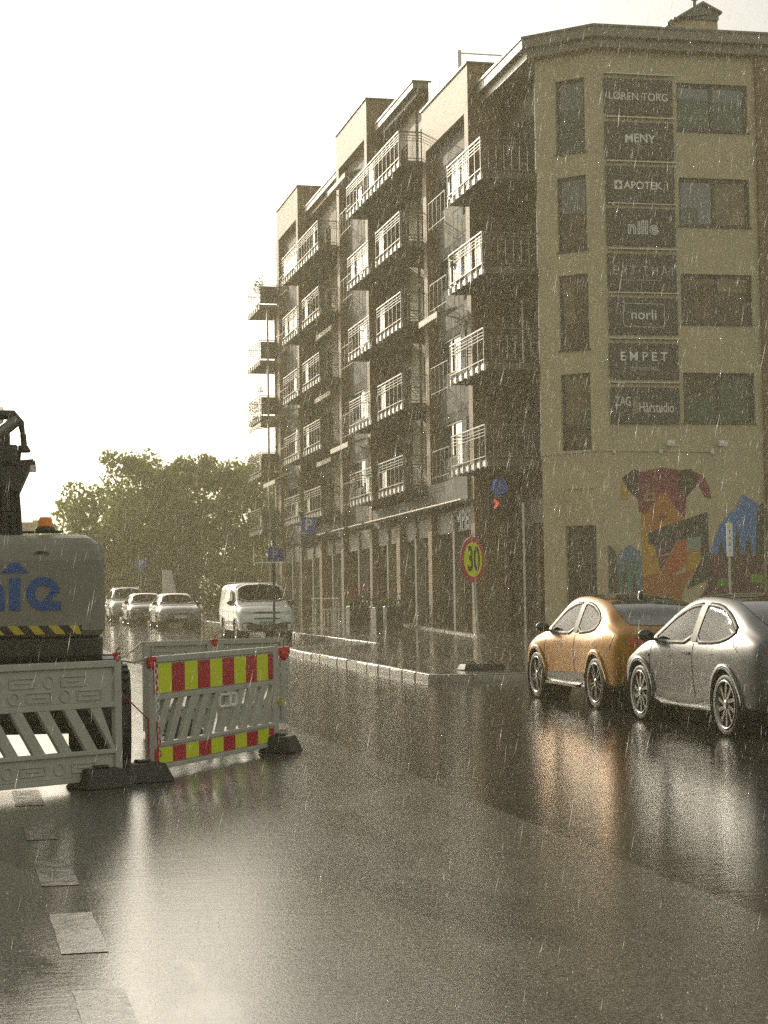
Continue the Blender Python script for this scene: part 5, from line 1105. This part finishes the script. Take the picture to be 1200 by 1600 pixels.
fi = np.array([(0, 2, 1), (0, 3, 2), (0, 1, 3), (4, 1, 2), (4, 2, 3), (4, 3, 1)]); Fi = (np.arange(NR)[:, None, None] * 5 + fi[None]).reshape(-1, 3)
m.vertices.add(NR * 5); m.vertices.foreach_set('co', V.reshape(-1)); m.loops.add(Fi.size); m.loops.foreach_set('vertex_index', Fi.reshape(-1).astype(np.int32))
m.polygons.add(len(Fi)); m.polygons.foreach_set('loop_start', np.arange(0, Fi.size, 3, dtype=np.int32)); m.polygons.foreach_set('loop_total', np.full(len(Fi), 3, dtype=np.int32)); m.update(calc_edges=True)
rm = bpy.data.materials.new('rain_water'); rm.use_nodes = True; nt = rm.node_tree; nt.nodes.remove(nt.nodes['Principled BSDF'])
tl = nt.nodes.new('ShaderNodeBsdfTranslucent'); tl.inputs[0].default_value = (.85, .85, .82, 1); gl = nt.nodes.new('ShaderNodeBsdfGlossy'); gl.inputs['Roughness'].default_value = .15
tc = nt.nodes.new('ShaderNodeTexCoord'); nz = nt.nodes.new('ShaderNodeTexNoise'); nz.inputs['Scale'].default_value = 3; nt.links.new(tc.outputs['Object'], nz.inputs['Vector'])
tp = nt.nodes.new('ShaderNodeBsdfTransparent'); mx = nt.nodes.new('ShaderNodeMixShader'); mx.inputs[0].default_value = .3; mx2 = nt.nodes.new('ShaderNodeMixShader')
mr = nt.nodes.new('ShaderNodeMapRange'); mr.inputs[1].default_value = .35; mr.inputs[2].default_value = .65; mr.inputs[3].default_value = .15; mr.inputs[4].default_value = .5; nt.links.new(nz.outputs['Fac'], mr.inputs[0]); nt.links.new(mr.outputs[0], mx2.inputs[0])
nt.links.new(tl.outputs[0], mx.inputs[1]); nt.links.new(gl.outputs[0], mx.inputs[2]); nt.links.new(mx.outputs[0], mx2.inputs[1]); nt.links.new(tp.outputs[0], mx2.inputs[2]); nt.links.new(mx2.outputs[0], nt.nodes['Material Output'].inputs[0])
m.materials.append(rm); ro = bpy.data.objects.new('rain', m); COL.objects.link(ro); ro['kind'] = 'stuff'

# ------------------------------------------------------------------ air, sky, sun
HAZE = .0016
mb = MB(); mb.box(-130, 170, -45, 425, -3, 26)
hz = mb.build('haze', 'white'); hz['kind'] = 'stuff'; hm = bpy.data.materials.new('haze_air'); hm.use_nodes = True; nt = hm.node_tree; nt.nodes.remove(nt.nodes['Principled BSDF'])
pv = nt.nodes.new('ShaderNodeVolumePrincipled'); pv.inputs['Density'].default_value = HAZE; pv.inputs['Color'].default_value = (1, .91, .64, 1); pv.inputs['Anisotropy'].default_value = .25
nt.links.new(pv.outputs[0], nt.nodes['Material Output'].inputs['Volume']); hz.data.materials.clear(); hz.data.materials.append(hm); hz.display_type = 'WIRE'

SUN_EL, SUN_AZ = radians(21), radians(-15)       # azimuth measured from +Y, negative = left of the street
W = bpy.data.worlds.new('World'); SC.world = W; W.use_nodes = True; nt = W.node_tree; bg = nt.nodes['Background']
sk = nt.nodes.new('ShaderNodeTexSky'); sk.sky_type = 'NISHITA'; sk.sun_disc = False; sk.sun_elevation = SUN_EL; sk.sun_rotation = SUN_AZ
sk.air_density = 1.0; sk.dust_density = 6.0; sk.ozone_density = .6; sk.altitude = 0
hs = nt.nodes.new('ShaderNodeHueSaturation'); hs.inputs['Saturation'].default_value = .45; nt.links.new(sk.outputs[0], hs.inputs['Color'])
tn = nt.nodes.new('ShaderNodeMix'); tn.data_type = 'RGBA'; tn.blend_type = 'MULTIPLY'; tn.inputs[0].default_value = 1; tn.inputs[7].default_value = (1.0, .955, .78, 1); nt.links.new(hs.outputs[0], tn.inputs[6])
# sky scale: extra brightness added behind us to light walls facing the camera
gt = nt.nodes.new('ShaderNodeTexCoord'); dp = nt.nodes.new('ShaderNodeVectorMath'); dp.operation = 'DOT_PRODUCT'; nt.links.new(gt.outputs['Generated'], dp.inputs[0]); dp.inputs[1].default_value = (sin(SUN_AZ) * .97, cos(SUN_AZ) * .97, .24)
gr = nt.nodes.new('ShaderNodeMapRange'); gr.interpolation_type = 'SMOOTHSTEP'; gr.inputs[1].default_value = .35; gr.inputs[2].default_value = .52; gr.inputs[3].default_value = 2.9; gr.inputs[4].default_value = 1.3; nt.links.new(dp.outputs['Value'], gr.inputs[0])
gm = nt.nodes.new('ShaderNodeVectorMath'); gm.operation = 'SCALE'; nt.links.new(tn.outputs[2], gm.inputs[0]); nt.links.new(gr.outputs[0], gm.inputs['Scale'])
wm = nt.nodes.new('ShaderNodeMapRange'); wm.inputs[1].default_value = .35; wm.inputs[2].default_value = .7; nt.links.new(dp.outputs['Value'], wm.inputs[0])
tc_ = nt.nodes.new('ShaderNodeMix'); tc_.data_type = 'RGBA'; tc_.inputs[6].default_value = (1, .935, .72, 1); tc_.inputs[7].default_value = (1, 1.0, .95, 1); nt.links.new(wm.outputs[0], tc_.inputs[0]); nt.links.new(tc_.outputs[2], tn.inputs[7])
nt.links.new(gm.outputs[0], bg.inputs['Color']); bg.inputs['Strength'].default_value = .10
sl = bpy.data.lights.new('Sun', 'SUN'); sl.energy = 3.2; sl.angle = radians(.5); sl.color = (1, .89, .68); so = bpy.data.objects.new('sun', sl); COL.objects.link(so)
sd = Vector((sin(SUN_AZ) * cos(SUN_EL), cos(SUN_AZ) * cos(SUN_EL), sin(SUN_EL))); so.rotation_euler = sd.to_track_quat('Z', 'Y').to_euler(); so.location = sd * 60

# ------------------------------------------------------------------ camera
f_px = 2850.; rho = .0143; up_, vp_ = -677 - rho * 178, 178 - rho * 677; pch = math.atan(vp_ / f_px); psi = atan2(-up_, f_px * cos(pch) + vp_ * sin(pch))
Fv = Vector((sin(psi) * cos(pch), cos(psi) * cos(pch), sin(pch))); Rv = Vector((cos(psi), -sin(psi), 0)); Uv = Rv.cross(Fv); k = sqrt(1 + rho * rho); Rr = (Rv - rho * Uv) / k; Ur = (Uv + rho * Rv) / k
cd = bpy.data.cameras.new('Camera'); cd.sensor_fit = 'VERTICAL'; cd.sensor_height = 36; cd.lens = 36 * f_px / 1600; cd.clip_start = .05; cd.clip_end = 2000
co = bpy.data.objects.new('Camera', cd); COL.objects.link(co); co.matrix_world = Matrix(((Rr.x, Ur.x, -Fv.x, 0), (Rr.y, Ur.y, -Fv.y, 0), (Rr.z, Ur.z, -Fv.z, 1.8), (0, 0, 0, 1))); SC.camera = co
SC.view_settings.view_transform = 'Standard'; SC.view_settings.look = 'None'; SC.view_settings.exposure = 0; SC.view_settings.gamma = 1
SC.cycles.use_denoising = False; SC.cycles.max_bounces = 8; SC.cycles.volume_bounces = 1; SC.cycles.transparent_max_bounces = 16; SC.cycles.sample_clamp_indirect = 6
